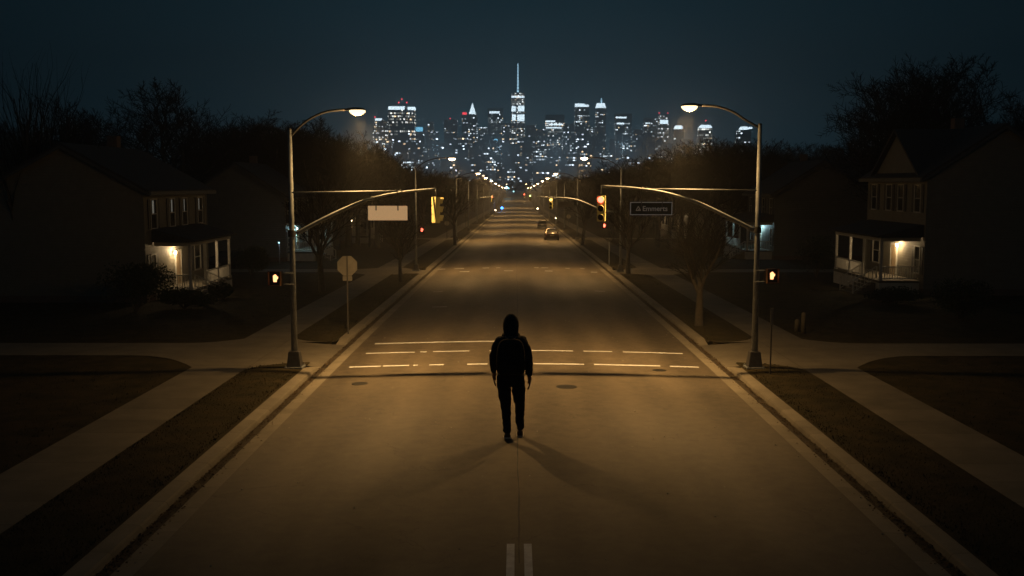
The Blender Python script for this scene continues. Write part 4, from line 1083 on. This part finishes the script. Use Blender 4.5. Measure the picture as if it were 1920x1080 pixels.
# ------------------------------------------------------------------ the far lights of the avenue
def far_light(px, py, Y, mm, label, r, hh=None, w=0, col=None):
    p = at(px, py, Y); t = thing('lamp_post', (p.x, Y, g(Y)), label, 'lamp post', 'small far lights along the avenue'); zz_ = p.z - g(Y)
    MB().tube([(0, .1, 0), (0, .1, zz_)], .06, 6).build('post', M['steel'], t)
    MB().ellipsoid((0, 0, zz_), (r, r * .6, r * .8), 10, 6).build('globe', M[mm], t, smooth=True)
    if w: point('globe_light', (0, -r - .15, zz_), w, col, .2, t)
far_light(950, 352, 640, 'lens_cyan', 'cool cyan lamp above the far end of the road', .95, w=1200, col=(.45, .9, 1))
far_light(954, 353, 655, 'lens_cyan', 'dimmer cyan lamp just right of the brightest far lamp', .45)
far_light(963, 359, 640, 'lens_cyan', 'small pale lamp over the far crest of the road', .45)
far_light(941, 390, 400, 'blue', 'blue glowing light left of the far road', .55, w=500, col=(.1, .4, 1))
far_light(929, 394, 330, 'lens_far', 'small white light by the far left kerb', .22)
far_light(1008, 391, 330, 'lens_far', 'small white light by the far right kerb', .25)
far_light(1042, 409, 200, 'lens_far', 'tiny yard light right of the parked cars', .10)
far_light(637, 377, 140, 'lens_far', 'tiny white yard light among the left trees', .08)
far_light(523, 455, 97, 'lens_cyan', 'small cool yard light by the dark car in the left driveway', .07, w=6, col=(.8, .9, 1))

# ------------------------------------------------------------------ the city
def cz(py, D): return H + (345 - py) / F * D
GC = 'towers of the far city skyline'
CS = 0.5
def tower(px0, px1, top, D, label, m='city_mid', crown=None, beacons=(), mast=None, cap=0, shape='box', group=GC, depth=None):
    D = D * CS
    x0, x1 = (px0 - 968) / F * D, (px1 - 968) / F * D; w = x1 - x0; z1 = cz(top, D); d = depth or w * .8; base = g(D)
    t = thing('skyscraper', ((x0 + x1) / 2, D, base), label, 'skyscraper', group); h = z1 - base
    b = MB(); m0 = MB()
    if shape == 'box': b.box(-w / 2, w / 2, 0, d, -2, h)
    elif shape == 'step':
        b.box(-w / 2, w / 2, 0, d, -2, h * .62); b.box(-w * .38, w * .38, d * .1, d * .9, h * .62, h * .85); b.box(-w * .25, w * .25, d * .2, d * .8, h * .85, h)
    elif shape == 'notch':
        b.box(-w / 2, w * .22, 0, d, -2, h); b.box(w * .22, w / 2, d * .15, d, -2, h * .98)
    elif shape == 'chamfer':
        q = [(-1, 0), (1, 0), (1, 2), (-1, 2)]; n = 8
        lo = [(-w / 2, 0), (0, 0), (w / 2, 0), (w / 2, d / 2), (w / 2, d), (0, d), (-w / 2, d), (-w / 2, d / 2)]
        c = (0, d / 2); hi = [((x - c[0]) * .72 if i % 2 == 0 else (x - c[0]) * .86, (y - c[1]) * (.72 if i % 2 == 0 else .86) + c[1]) for i, (x, y) in enumerate(lo)]
        b.add([(x, y, -2) for x, y in lo] + [(x, y, h) for x, y in hi], [tuple(reversed(range(8))), tuple(range(8, 16))] + [(i, (i + 1) % 8, 8 + (i + 1) % 8, 8 + i) for i in range(8)])
    b.build('shaft', M[m], t)
    if cap:   # unlit mechanical storeys
        hc = cap / F * D; b2 = MB().box(-w / 2 - .3, w / 2 + .3, -.3, d + .3, h - hc, h + .5); b2.build('plant_storey', M['dark_tower'], t)
    for c in (crown or ()):
        cx0, cx1, cy0, cy1, kind = c[:5]; mm = M[c[5]] if len(c) > 5 else M['crown']
        a0, a1 = (cx0 - 968) / F * D - t.location.x, (cx1 - 968) / F * D - t.location.x; zt, zb = cz(cy0, D) - base, cz(cy1, D) - base
        if kind == 'band': MB().box(a0, a1, -.7, max(1.0, d * .5), zb, zt).build('lit_crown', mm, t)
        elif kind == 'pyr':
            mid = (a0 + a1) / 2; MB().add([(a0, -.8, zb), (a1, -.8, zb), (a1, (a1 - a0), zb), (a0, (a1 - a0), zb), (mid, (a1 - a0) / 2, zt)], [(0, 1, 4), (1, 2, 4), (2, 3, 4), (3, 0, 4), (0, 3, 2, 1)]).build('lit_crown', mm, t)
        elif kind == 'trap':
            i = (a1 - a0) * .14; MB().add([(a0, -1, zb), (a1, -1, zb), (a1, d + 1, zb), (a0, d + 1, zb), (a0 + i, 1, zt), (a1 - i, 1, zt), (a1 - i, d - 1, zt), (a0 + i, d - 1, zt)],
                     [(0, 3, 2, 1), (4, 5, 6, 7), (0, 1, 5, 4), (1, 2, 6, 5), (2, 3, 7, 6), (3, 0, 4, 7)]).build('lit_crown', mm, t)
    for bx_, by_ in beacons:
        a = (bx_ - 968) / F * D - t.location.x; z = cz(by_, D) - base
        MB().tube([(a, d * .3, h - 1), (a, d * .3, z)], .25, 6).build('mast', M['dark_tower'], t)
        MB().ellipsoid((a, d * .3, z), (1.0, 1.0, 1.0), 8, 6).build('beacon', M['beacon'], t)
    if mast:
        px_, pt, mm = mast; a = (px_ - 968) / F * D - t.location.x; z = cz(pt, D) - base; n = 9; mb = MB(); db = MB()
        for i in range(n):
            za = h + (z - h) * i / n; zb = h + (z - h) * (i + .8) / n; r0 = 1.4 - .8 * i / n
            mb.tube([(a, d / 2, za), (a, d / 2, zb)], r0, 8); db.tube([(a, d / 2, zb + .05), (a, d / 2, h + (z - h) * (i + 1) / n - .05)], r0 * .8, 8)
        mb.build('lit_mast', M[mm], t); db.build('mast_joint', M['dark_tower'], t)
    return t
tower(702, 729, 226, 2700, 'leftmost skyline tower, slim and densely lit with a red roof light', 'city_dense', [(706, 718, 224, 228, 'band')], [(705, 221)], shape='notch')
tower(730, 778, 203, 2600, 'broad banded tower with two bright white roof strips, near the left lamp', 'city_band', [(731, 761, 202, 208, 'band'), (767, 780, 203, 208, 'band')], [(749, 194), (755, 188), (764, 194)], shape='notch')
tower(779, 797, 246, 2650, 'lower tower topped by a cyan lit panel beside the broad banded tower', 'city_sparse', [(776, 794, 240, 248, 'band', 'cyanpanel')])
tower(797, 820, 229, 2900, 'dark tower with few lit windows right of the cyan panel', 'city_sparse', shape='step')
tower(834, 858, 226, 3000, 'dark stepped tower with a row of red roof lights', 'city_sparse', None, [(839, 227), (845, 224), (850, 227)], shape='box')
tower(867, 879, 219, 2900, 'slim tower with a red lit top beside the white pyramid', 'city_mid', [(868, 876, 213, 217, 'band', 'beacon')])
tower(878, 896, 216, 2850, 'tower crowned by a glowing white pyramid', 'city_mid', [(880, 893, 195, 216, 'pyr')])
tower(915, 943, 206, 2950, 'tower with a dark cap over one bright white bar, left of the tallest', 'city_mid', [(918, 937, 211, 215, 'band')], cap=8)
tower(957, 985, 176, 2800, 'tallest skyline tower with a tall glowing mast', 'city_dense', [(959, 983, 183, 186, 'band'), (959, 967, 202, 211, 'band'), (971, 983, 201, 211, 'band'), (960, 967, 217, 228, 'band'), (970, 983, 217, 229, 'band')], mast=(971, 122, 'crown_soft'), shape='chamfer')
tower(924, 952, 255, 2500, 'lower dark tower carrying a glowing blue-white oval sign bar', 'city_sparse', [(927, 945, 262, 266, 'band', 'cyanpanel')])
tower(1022, 1057, 218, 2750, 'squat tower with dark cap over brightly lit rows, right of the tallest', 'city_dense', [(1023, 1040, 228, 231, 'band'), (1028, 1055, 234, 236.5, 'band'), (1023, 1052, 240, 242.5, 'band')], cap=9)
tower(1077, 1103, 197, 2850, 'tall tower with flat bright white roof band', 'city_mid', [(1077, 1095, 197, 203, 'band'), (1095, 1102, 199, 203, 'band')])
tower(1115, 1134, 205, 2800, 'tall tower with bright tapered crown and a small lit pinnacle', 'city_mid', [(1115, 1134, 196, 205, 'trap')], mast=(1126, 186, 'crown_soft'))
tower(1152, 1182, 216, 2750, 'broad tower with broken bright band under a dark cap', 'city_mid', [(1153, 1172, 221, 224, 'band'), (1154, 1168, 232, 235, 'band')], cap=5)
tower(1165, 1178, 256, 2550, 'short lit block in front of the broad dark-capped tower', 'city_dense')
tower(1205, 1229, 223, 2850, 'dark tower with few lit windows beside the red-tipped one', 'city_sparse', [(1207, 1216, 232, 234, 'band')])
tower(1232, 1250, 218, 2800, 'pale tower with two red lights at its roof corners', 'city_dense', [(1234, 1249, 227, 234, 'band')], [(1233, 214), (1249, 214)])
tower(1261, 1279, 244, 2750, 'small tower with white wedge roof left of the right lamp glow', 'city_sparse', [(1262, 1277, 237, 243, 'trap')])
tower(1307, 1331, 242, 2650, 'isolated tower with bright rows and one red light, below the right lamp', 'city_band', [(1308, 1331, 236, 241, 'trap')], [(1320, 228)])
tower(1378, 1403, 246, 2700, 'rightmost skyline tower, partly lit, nearest the right lamp pole', 'city_sparse', [(1385, 1398, 239, 244, 'trap'), (1400, 1405, 240, 243, 'band')])
tower(1057, 1076, 234, 3050, 'dark tower between the squat one and the flat bright-roofed one', 'city_sparse')
tower(1100, 1117, 240, 2950, 'half-lit slab below the two tall white-crowned towers', 'city_mid')
tower(1186, 1203, 244, 2900, 'dark slab right of the broad dark-capped tower', 'city_sparse')
tower(943, 958, 232, 2950, 'narrow half-lit slab against the left flank of the tallest tower', 'city_mid')
tower(986, 1004, 236, 3000, 'narrow slab against the right flank of the tallest tower', 'city_sparse')
tower(1004, 1021, 244, 3050, 'dark slab left of the squat brightly rowed tower', 'city_sparse')
tower(898, 914, 240, 2950, 'slab between white pyramid tower and the dark-capped tower', 'city_mid')
cr_ = random.Random(12)
where = [(700, 'the broad banded tower'), (800, 'the dark stepped tower with red lights'), (865, 'the white pyramid tower'), (912, 'the dark-capped bar tower'), (955, 'the tallest tower'), (1015, 'the squat bright tower'),
         (1070, 'the flat bright-roofed tower'), (1110, 'the tapered-crown tower'), (1150, 'the broad dark-capped tower'), (1200, 'the red-tipped tower'), (1260, 'the towers under the right lamp')]
for i in range(120):
    px = 700 + 590 * ((i * .6180339) % 1.0); w = cr_.uniform(9, 24)
    lay = i % 3; D = (2480, 2380, 2280)[lay] + cr_.uniform(-40, 40)
    top = (254, 278, 302)[lay] + cr_.uniform(-10, 12) + abs(px - 968) * .02
    wn = [b for a, b in where if px >= a][-1]; side = ('upper', 'middle', 'lower')[lay]
    tower(px, px + w, top, D, f'{side} city block with scattered lit windows below {wn}', 'city_block' if cr_.random() < .75 else 'city_mid', group='low city blocks under the towers', depth=cr_.uniform(6, 15))

# fill lamps added in front of the city to brighten facades and haze
for i, x in enumerate((-150, -85, -20, 45, 110, 180)):
    point('added_city_fill', (x, 1060 + (i % 2) * 20, 45), 50000, (.50, .80, 1.0), 6)
# ------------------------------------------------------------------ the walker
PS = 1.0
def person():
    fp = gnd(962, 824, .14); top = at(958, 588, fp.y); Hh = (top.z - g(fp.y) - .14); k = Hh / 1.80
    t = thing('person', (at(958, 820, fp.y).x, fp.y, g(fp.y) + crown_z(0) + .004), 'hooded person in black with a backpack walking away along the road', 'person')
    def skin(name, verts, edges, m, par, root=0, sub=2):
        me = bpy.data.meshes.new(name); me.from_pydata([(v[0] * k, v[1] * k, v[2] * k) for v in verts], edges, [])
        o = bpy.data.objects.new(name + '_tmp', me); COL.objects.link(o)
        sm_ = o.modifiers.new('s', 'SKIN'); sm_.use_smooth_shade = True
        lay = me.skin_vertices[0].data
        for i, v in enumerate(verts):
            rr = v[3]; lay[i].radius = (rr * k, rr * k) if not hasattr(rr, '__len__') else (rr[0] * k, rr[1] * k)
            lay[i].use_root = (i == root)
        if sub: s2 = o.modifiers.new('b', 'SUBSURF'); s2.levels = sub; s2.render_levels = sub
        dg = bpy.context.evaluated_depsgraph_get(); m2 = bpy.data.meshes.new_from_object(o.evaluated_get(dg)); bpy.data.objects.remove(o)
        if m in (M['cloth'], M['denim']):
            from mathutils import noise
            for v_ in m2.vertices:
                c_ = v_.co / k; q_ = Vector((c_.x * 9, c_.y * 9, c_.z * 16))
                v_.co += v_.normal * k * (.016 * noise.noise(q_) + .009 * abs(noise.noise(q_ * 2.1)) - .003)
        m2.materials.clear(); m2.materials.append(m); m2.polygons.foreach_set('use_smooth', [True] * len(m2.polygons))
        q = bpy.data.objects.new(name, m2); COL.objects.link(q); q.parent = par; return q
    # body (legs, trunk, arms, neck, head) as one surface
    V = [(0, 0, .93, .105), (0, .01, 1.10, .105), (0, .01, 1.28, .115), (0, .005, 1.40, .085), (0, .02, 1.52, .058), (0, .03, 1.60, .072), (0, .035, 1.69, .088), (0, .03, 1.755, .062),   # 0-7
         (-.085, 0, .86, .092), (-.068, .01, .50, .060), (-.050, -.115, .13, .042), (-.050, -.03, .06, .033), (-.050, .04, .035, .026),            # 8-12 left leg (stance)
         (.085, .0, .86, .092), (.118, .11, .50, .060), (.130, .13, .12, .042), (.133, .21, .05, .033), (.136, .28, .035, .026),         # 13-17 right leg
         (-.16, .01, 1.385, .050), (-.248, .01, 1.14, .044), (-.238, .10, .92, .030), (.16, .01, 1.385, .050), (.250, -.05, 1.14, .044), (.262, -.06, .90, .030)]
    E = [(0, 1), (1, 2), (2, 3), (3, 4), (4, 5), (5, 6), (6, 7), (0, 8), (8, 9), (9, 10), (10, 11), (11, 12), (0, 13), (13, 14), (14, 15), (15, 16), (16, 17), (3, 18), (18, 19), (19, 20), (3, 21), (21, 22), (22, 23)]
    # hands: palm, four fingers, thumb
    for s, w in ((-1, 20), (1, 23)):
        bx_, by_, bz_ = V[w][:3]; pi = len(V); V.append((bx_ + s * .003, by_ + .012, bz_ - .065, (.022, .034))); E.append((w, pi))
        for j, (dy, ln) in enumerate(((.032, .075), (.012, .085), (-.010, .080), (-.030, .062))):
            a = len(V); V += [(bx_ + s * .002, by_ + .012 + dy, bz_ - .105, .0095), (bx_ - s * .008, by_ + .014 + dy, bz_ - .105 - ln * .55, .0088), (bx_ - s * .028, by_ + .016 + dy, bz_ - .105 - ln, .0075)]
            E += [(pi, a), (a, a + 1), (a + 1, a + 2)]
        a = len(V); V += [(bx_ - s * .012, by_ + .048, bz_ - .055, .012), (bx_ - s * .020, by_ + .066, bz_ - .088, .010), (bx_ - s * .022, by_ + .068, bz_ - .115, .008)]
        E += [(pi, a), (a, a + 1), (a + 1, a + 2)]
    body = skin('body', V, E, M['skin'], t)
    # face details inside the hood (towards +y)
    f = MB(); f.ellipsoid((0, .118 * k, 1.655 * k), (.014 * k, .022 * k, .026 * k), 8, 6); f.build('nose', M['skin'], body, smooth=True)
    for s in (-1, 1): MB().ellipsoid((s * .032 * k, .108 * k, 1.685 * k), (.013 * k, .010 * k, .009 * k), 8, 6).build('eye', M['shoe'], body)
    MB().ellipsoid((0, .108 * k, 1.615 * k), (.026 * k, .012 * k, .007 * k), 8, 6).build('mouth', M['door'], body)
    # trousers
    TV = [(0, 0, .94, .20), (-.098, .0, .82, .128), (-.090, .01, .66, .108), (-.072, .010, .48, .084), (-.062, -.055, .30, .070), (-.052, -.105, .17, .060), (-.050, -.115, .095, .058),
          (.098, .0, .82, .128), (.106, .05, .66, .106), (.120, .11, .48, .084), (.130, .12, .30, .070), (.130, .13, .16, .060), (.130, .13, .09, .058), (0, 0, 1.04, .17)]
    skin('trousers', TV, [(0, 1), (1, 2), (2, 3), (3, 4), (4, 5), (5, 6), (0, 7), (7, 8), (8, 9), (9, 10), (10, 11), (11, 12), (0, 13)], M['denim'], t)
    # hoodie
    HV = [(0, 0, .96, .190), (0, .0, 1.10, .185), (0, .005, 1.25, .190), (0, .01, 1.37, .160), (0, .015, 1.47, .09), (0, .02, 1.56, .080),
          (-.160, .01, 1.385, .098), (-.218, .01, 1.26, .088), (-.246, .012, 1.13, .074), (-.246, .05, 1.02, .062), (-.238, .09, .93, .048),
          (.160, .01, 1.385, .098), (.220, -.02, 1.26, .088), (.248, -.05, 1.12, .074), (.258, -.06, 1.0, .062), (.262, -.06, .90, .048)]
    hood_body = skin('hoodie', HV, [(0, 1), (1, 2), (2, 3), (3, 4), (4, 5), (3, 6), (6, 7), (7, 8), (8, 9), (9, 10), (3, 11), (11, 12), (12, 13), (13, 14), (14, 15)], M['cloth'], t)
    # hood: lofted shell open to the front
    hm = MB(); n = 20; rows_ = []; vs = []
    prof_ = [(1.43, .135, .11, -.03), (1.485, .108, .11, -.01), (1.54, .106, .12, .01), (1.62, .116, .132, .018), (1.68, .112, .132, .02), (1.735, .090, .115, .01), (1.775, .060, .08, -.005), (1.80, .012, .02, -.02)]
    for z, rx, ry, cy_ in prof_:
        for j in range(n):
            a = -math.pi * .5 + (j / (n - 1) - .5) * 2 * math.pi * .80   # opening towards +y
            vs.append((rx * math.cos(a) * k, (cy_ + ry * math.sin(a)) * k, z * k))
    hm.add(vs, [(i * n + j, i * n + j + 1, (i + 1) * n + j + 1, (i + 1) * n + j) for i in range(len(prof_) - 1) for j in range(n - 1)])
    ho = hm.build('hood', M['cloth'], hood_body, smooth=True)
    so = ho.modifiers.new('t', 'SOLIDIFY'); so.thickness = .018 * k; so.offset = -1; s2 = ho.modifiers.new('b', 'SUBSURF'); s2.levels = 1; s2.render_levels = 2
    # backpack
    pk = MB(); secs = [(.955, .15, .05), (.98, .195, .085), (1.08, .205, .10), (1.25, .20, .10), (1.37, .185, .09), (1.44, .145, .065), (1.465, .08, .03)]
    n = 20; vs = []
    for z, rx, ry in secs:
        for j in range(n):
            a = 2 * math.pi * j / n; c, s = math.cos(a), math.sin(a); e = .55
            vs.append(((abs(c) ** e) * (1 if c > 0 else -1) * rx * k, (-.165 - .02 + (abs(s) ** e) * (1 if s > 0 else -1) * ry) * k, z * k))
    pk.add(vs, [(i * n + j, i * n + (j + 1) % n, (i + 1) * n + (j + 1) % n, (i + 1) * n + j) for i in range(len(secs) - 1) for j in range(n)] + [tuple(range(n)), tuple((len(secs) - 1) * n + j for j in range(n))])
    bp_ = pk.build('backpack', M['pack'], t, smooth=True); s2 = bp_.modifiers.new('b', 'SUBSURF'); s2.levels = 1; s2.render_levels = 2
    pc = MB(); pc.box(-.115 * k, .115 * k, -.325 * k, -.27 * k, 1.0 * k, 1.18 * k); pc.build('pocket', M['pack'], bp_, bevel=.03)
    for s in (-1, 1):
        MB().tube([(s * .075 * k, -.12 * k, 1.44 * k), (s * .085 * k, -.05 * k, 1.505 * k), (s * .105 * k, .03 * k, 1.50 * k), (s * .12 * k, .13 * k, 1.40 * k), (s * .135 * k, .16 * k, 1.25 * k), (s * .16 * k, .08 * k, 1.10 * k), (s * .165 * k, -.08 * k, 1.03 * k)], .018 * k, 8).build('strap', M['pack'], bp_, smooth=True)
        MB().tube([(s * .04 * k, -.145 * k, 1.455 * k), (s * .085 * k, -.10 * k, 1.485 * k)], .010 * k, 6).build('strap_trim', M['strap'], bp_)
        MB().box(min(s * .17, s * .20) * k, max(s * .17, s * .20) * k, -.20 * k, -.17 * k, 1.225 * k, 1.24 * k).build('buckle', M['strap'], bp_)
    MB().tube([(-.04 * k, -.13 * k, 1.45 * k), (-.03 * k, -.15 * k, 1.485 * k), (.03 * k, -.15 * k, 1.485 * k), (.04 * k, -.13 * k, 1.45 * k)], .008 * k, 6).build('grab_loop', M['strap'], bp_)
    # shoes
    for s, (ax, ay, az, lift) in ((-1, (-.050, -.16, 0.0, 9)), (1, (.130, .085, .0, 0))):
        sh = MB(); n = 16; L = .285; secs = [(-.0, .036, .10), (.03, .043, .115), (.08, .045, .115), (.14, .047, .085), (.20, .050, .062), (.25, .042, .05), (.285, .018, .035)]; vs = []
        for y, w, hgt in secs:
            for j in range(n):
                a = 2 * math.pi * j / n; vs.append((w * math.cos(a), y, .022 + max(0, math.sin(a)) * (hgt - .022)))
        sh.add(vs, [(i * n + j, i * n + (j + 1) % n, (i + 1) * n + (j + 1) % n, (i + 1) * n + j) for i in range(len(secs) - 1) for j in range(n)] + [tuple(range(n)), tuple((len(secs) - 1) * n + j for j in range(n))])
        so_ = MB(); poly = [(w_ * 1.10, y_) for y_, w_, _ in secs] + [(-w_ * 1.10, y_) for y_, w_, _ in reversed(secs)]
        so_.prism([(a_, b_ - .006 if b_ < .01 else b_ + .004) for a_, b_ in poly], 0.0, .024, 'z')
        T = Matrix.Scale(k, 4) @ Matrix.Translation((ax, ay, az)) @ Matrix.Translation((0, .24, 0)) @ Matrix.Rotation(R(-lift), 4, 'X') @ Matrix.Translation((0, -.24, 0))
        q = sh.xf(T).build('shoe', M['shoe'], t, smooth=True); so_.xf(T).build('sole', M['sole'], q)
    return t
person()

# ------------------------------------------------------------------ haze
hz = MB().box(-1100, 1100, -60, 1650, -8, 215).build('haze', M['glass'])
hz['kind'] = 'stuff'
hm_ = bpy.data.materials.new('haze'); hm_.use_nodes = True; t = hm_.node_tree; t.nodes.clear()
o = N(t, 'ShaderNodeOutputMaterial'); v = N(t, 'ShaderNodeVolumePrincipled')
v.inputs['Density'].default_value = HAZE; v.inputs['Color'].default_value = (.92, .95, 1, 1); v.inputs['Anisotropy'].default_value = 0.0
t.links.new(v.outputs[0], o.inputs['Volume']); hz.data.materials.clear(); hz.data.materials.append(hm_)
tag(hz, 'thin night haze over the street and city', 'haze')
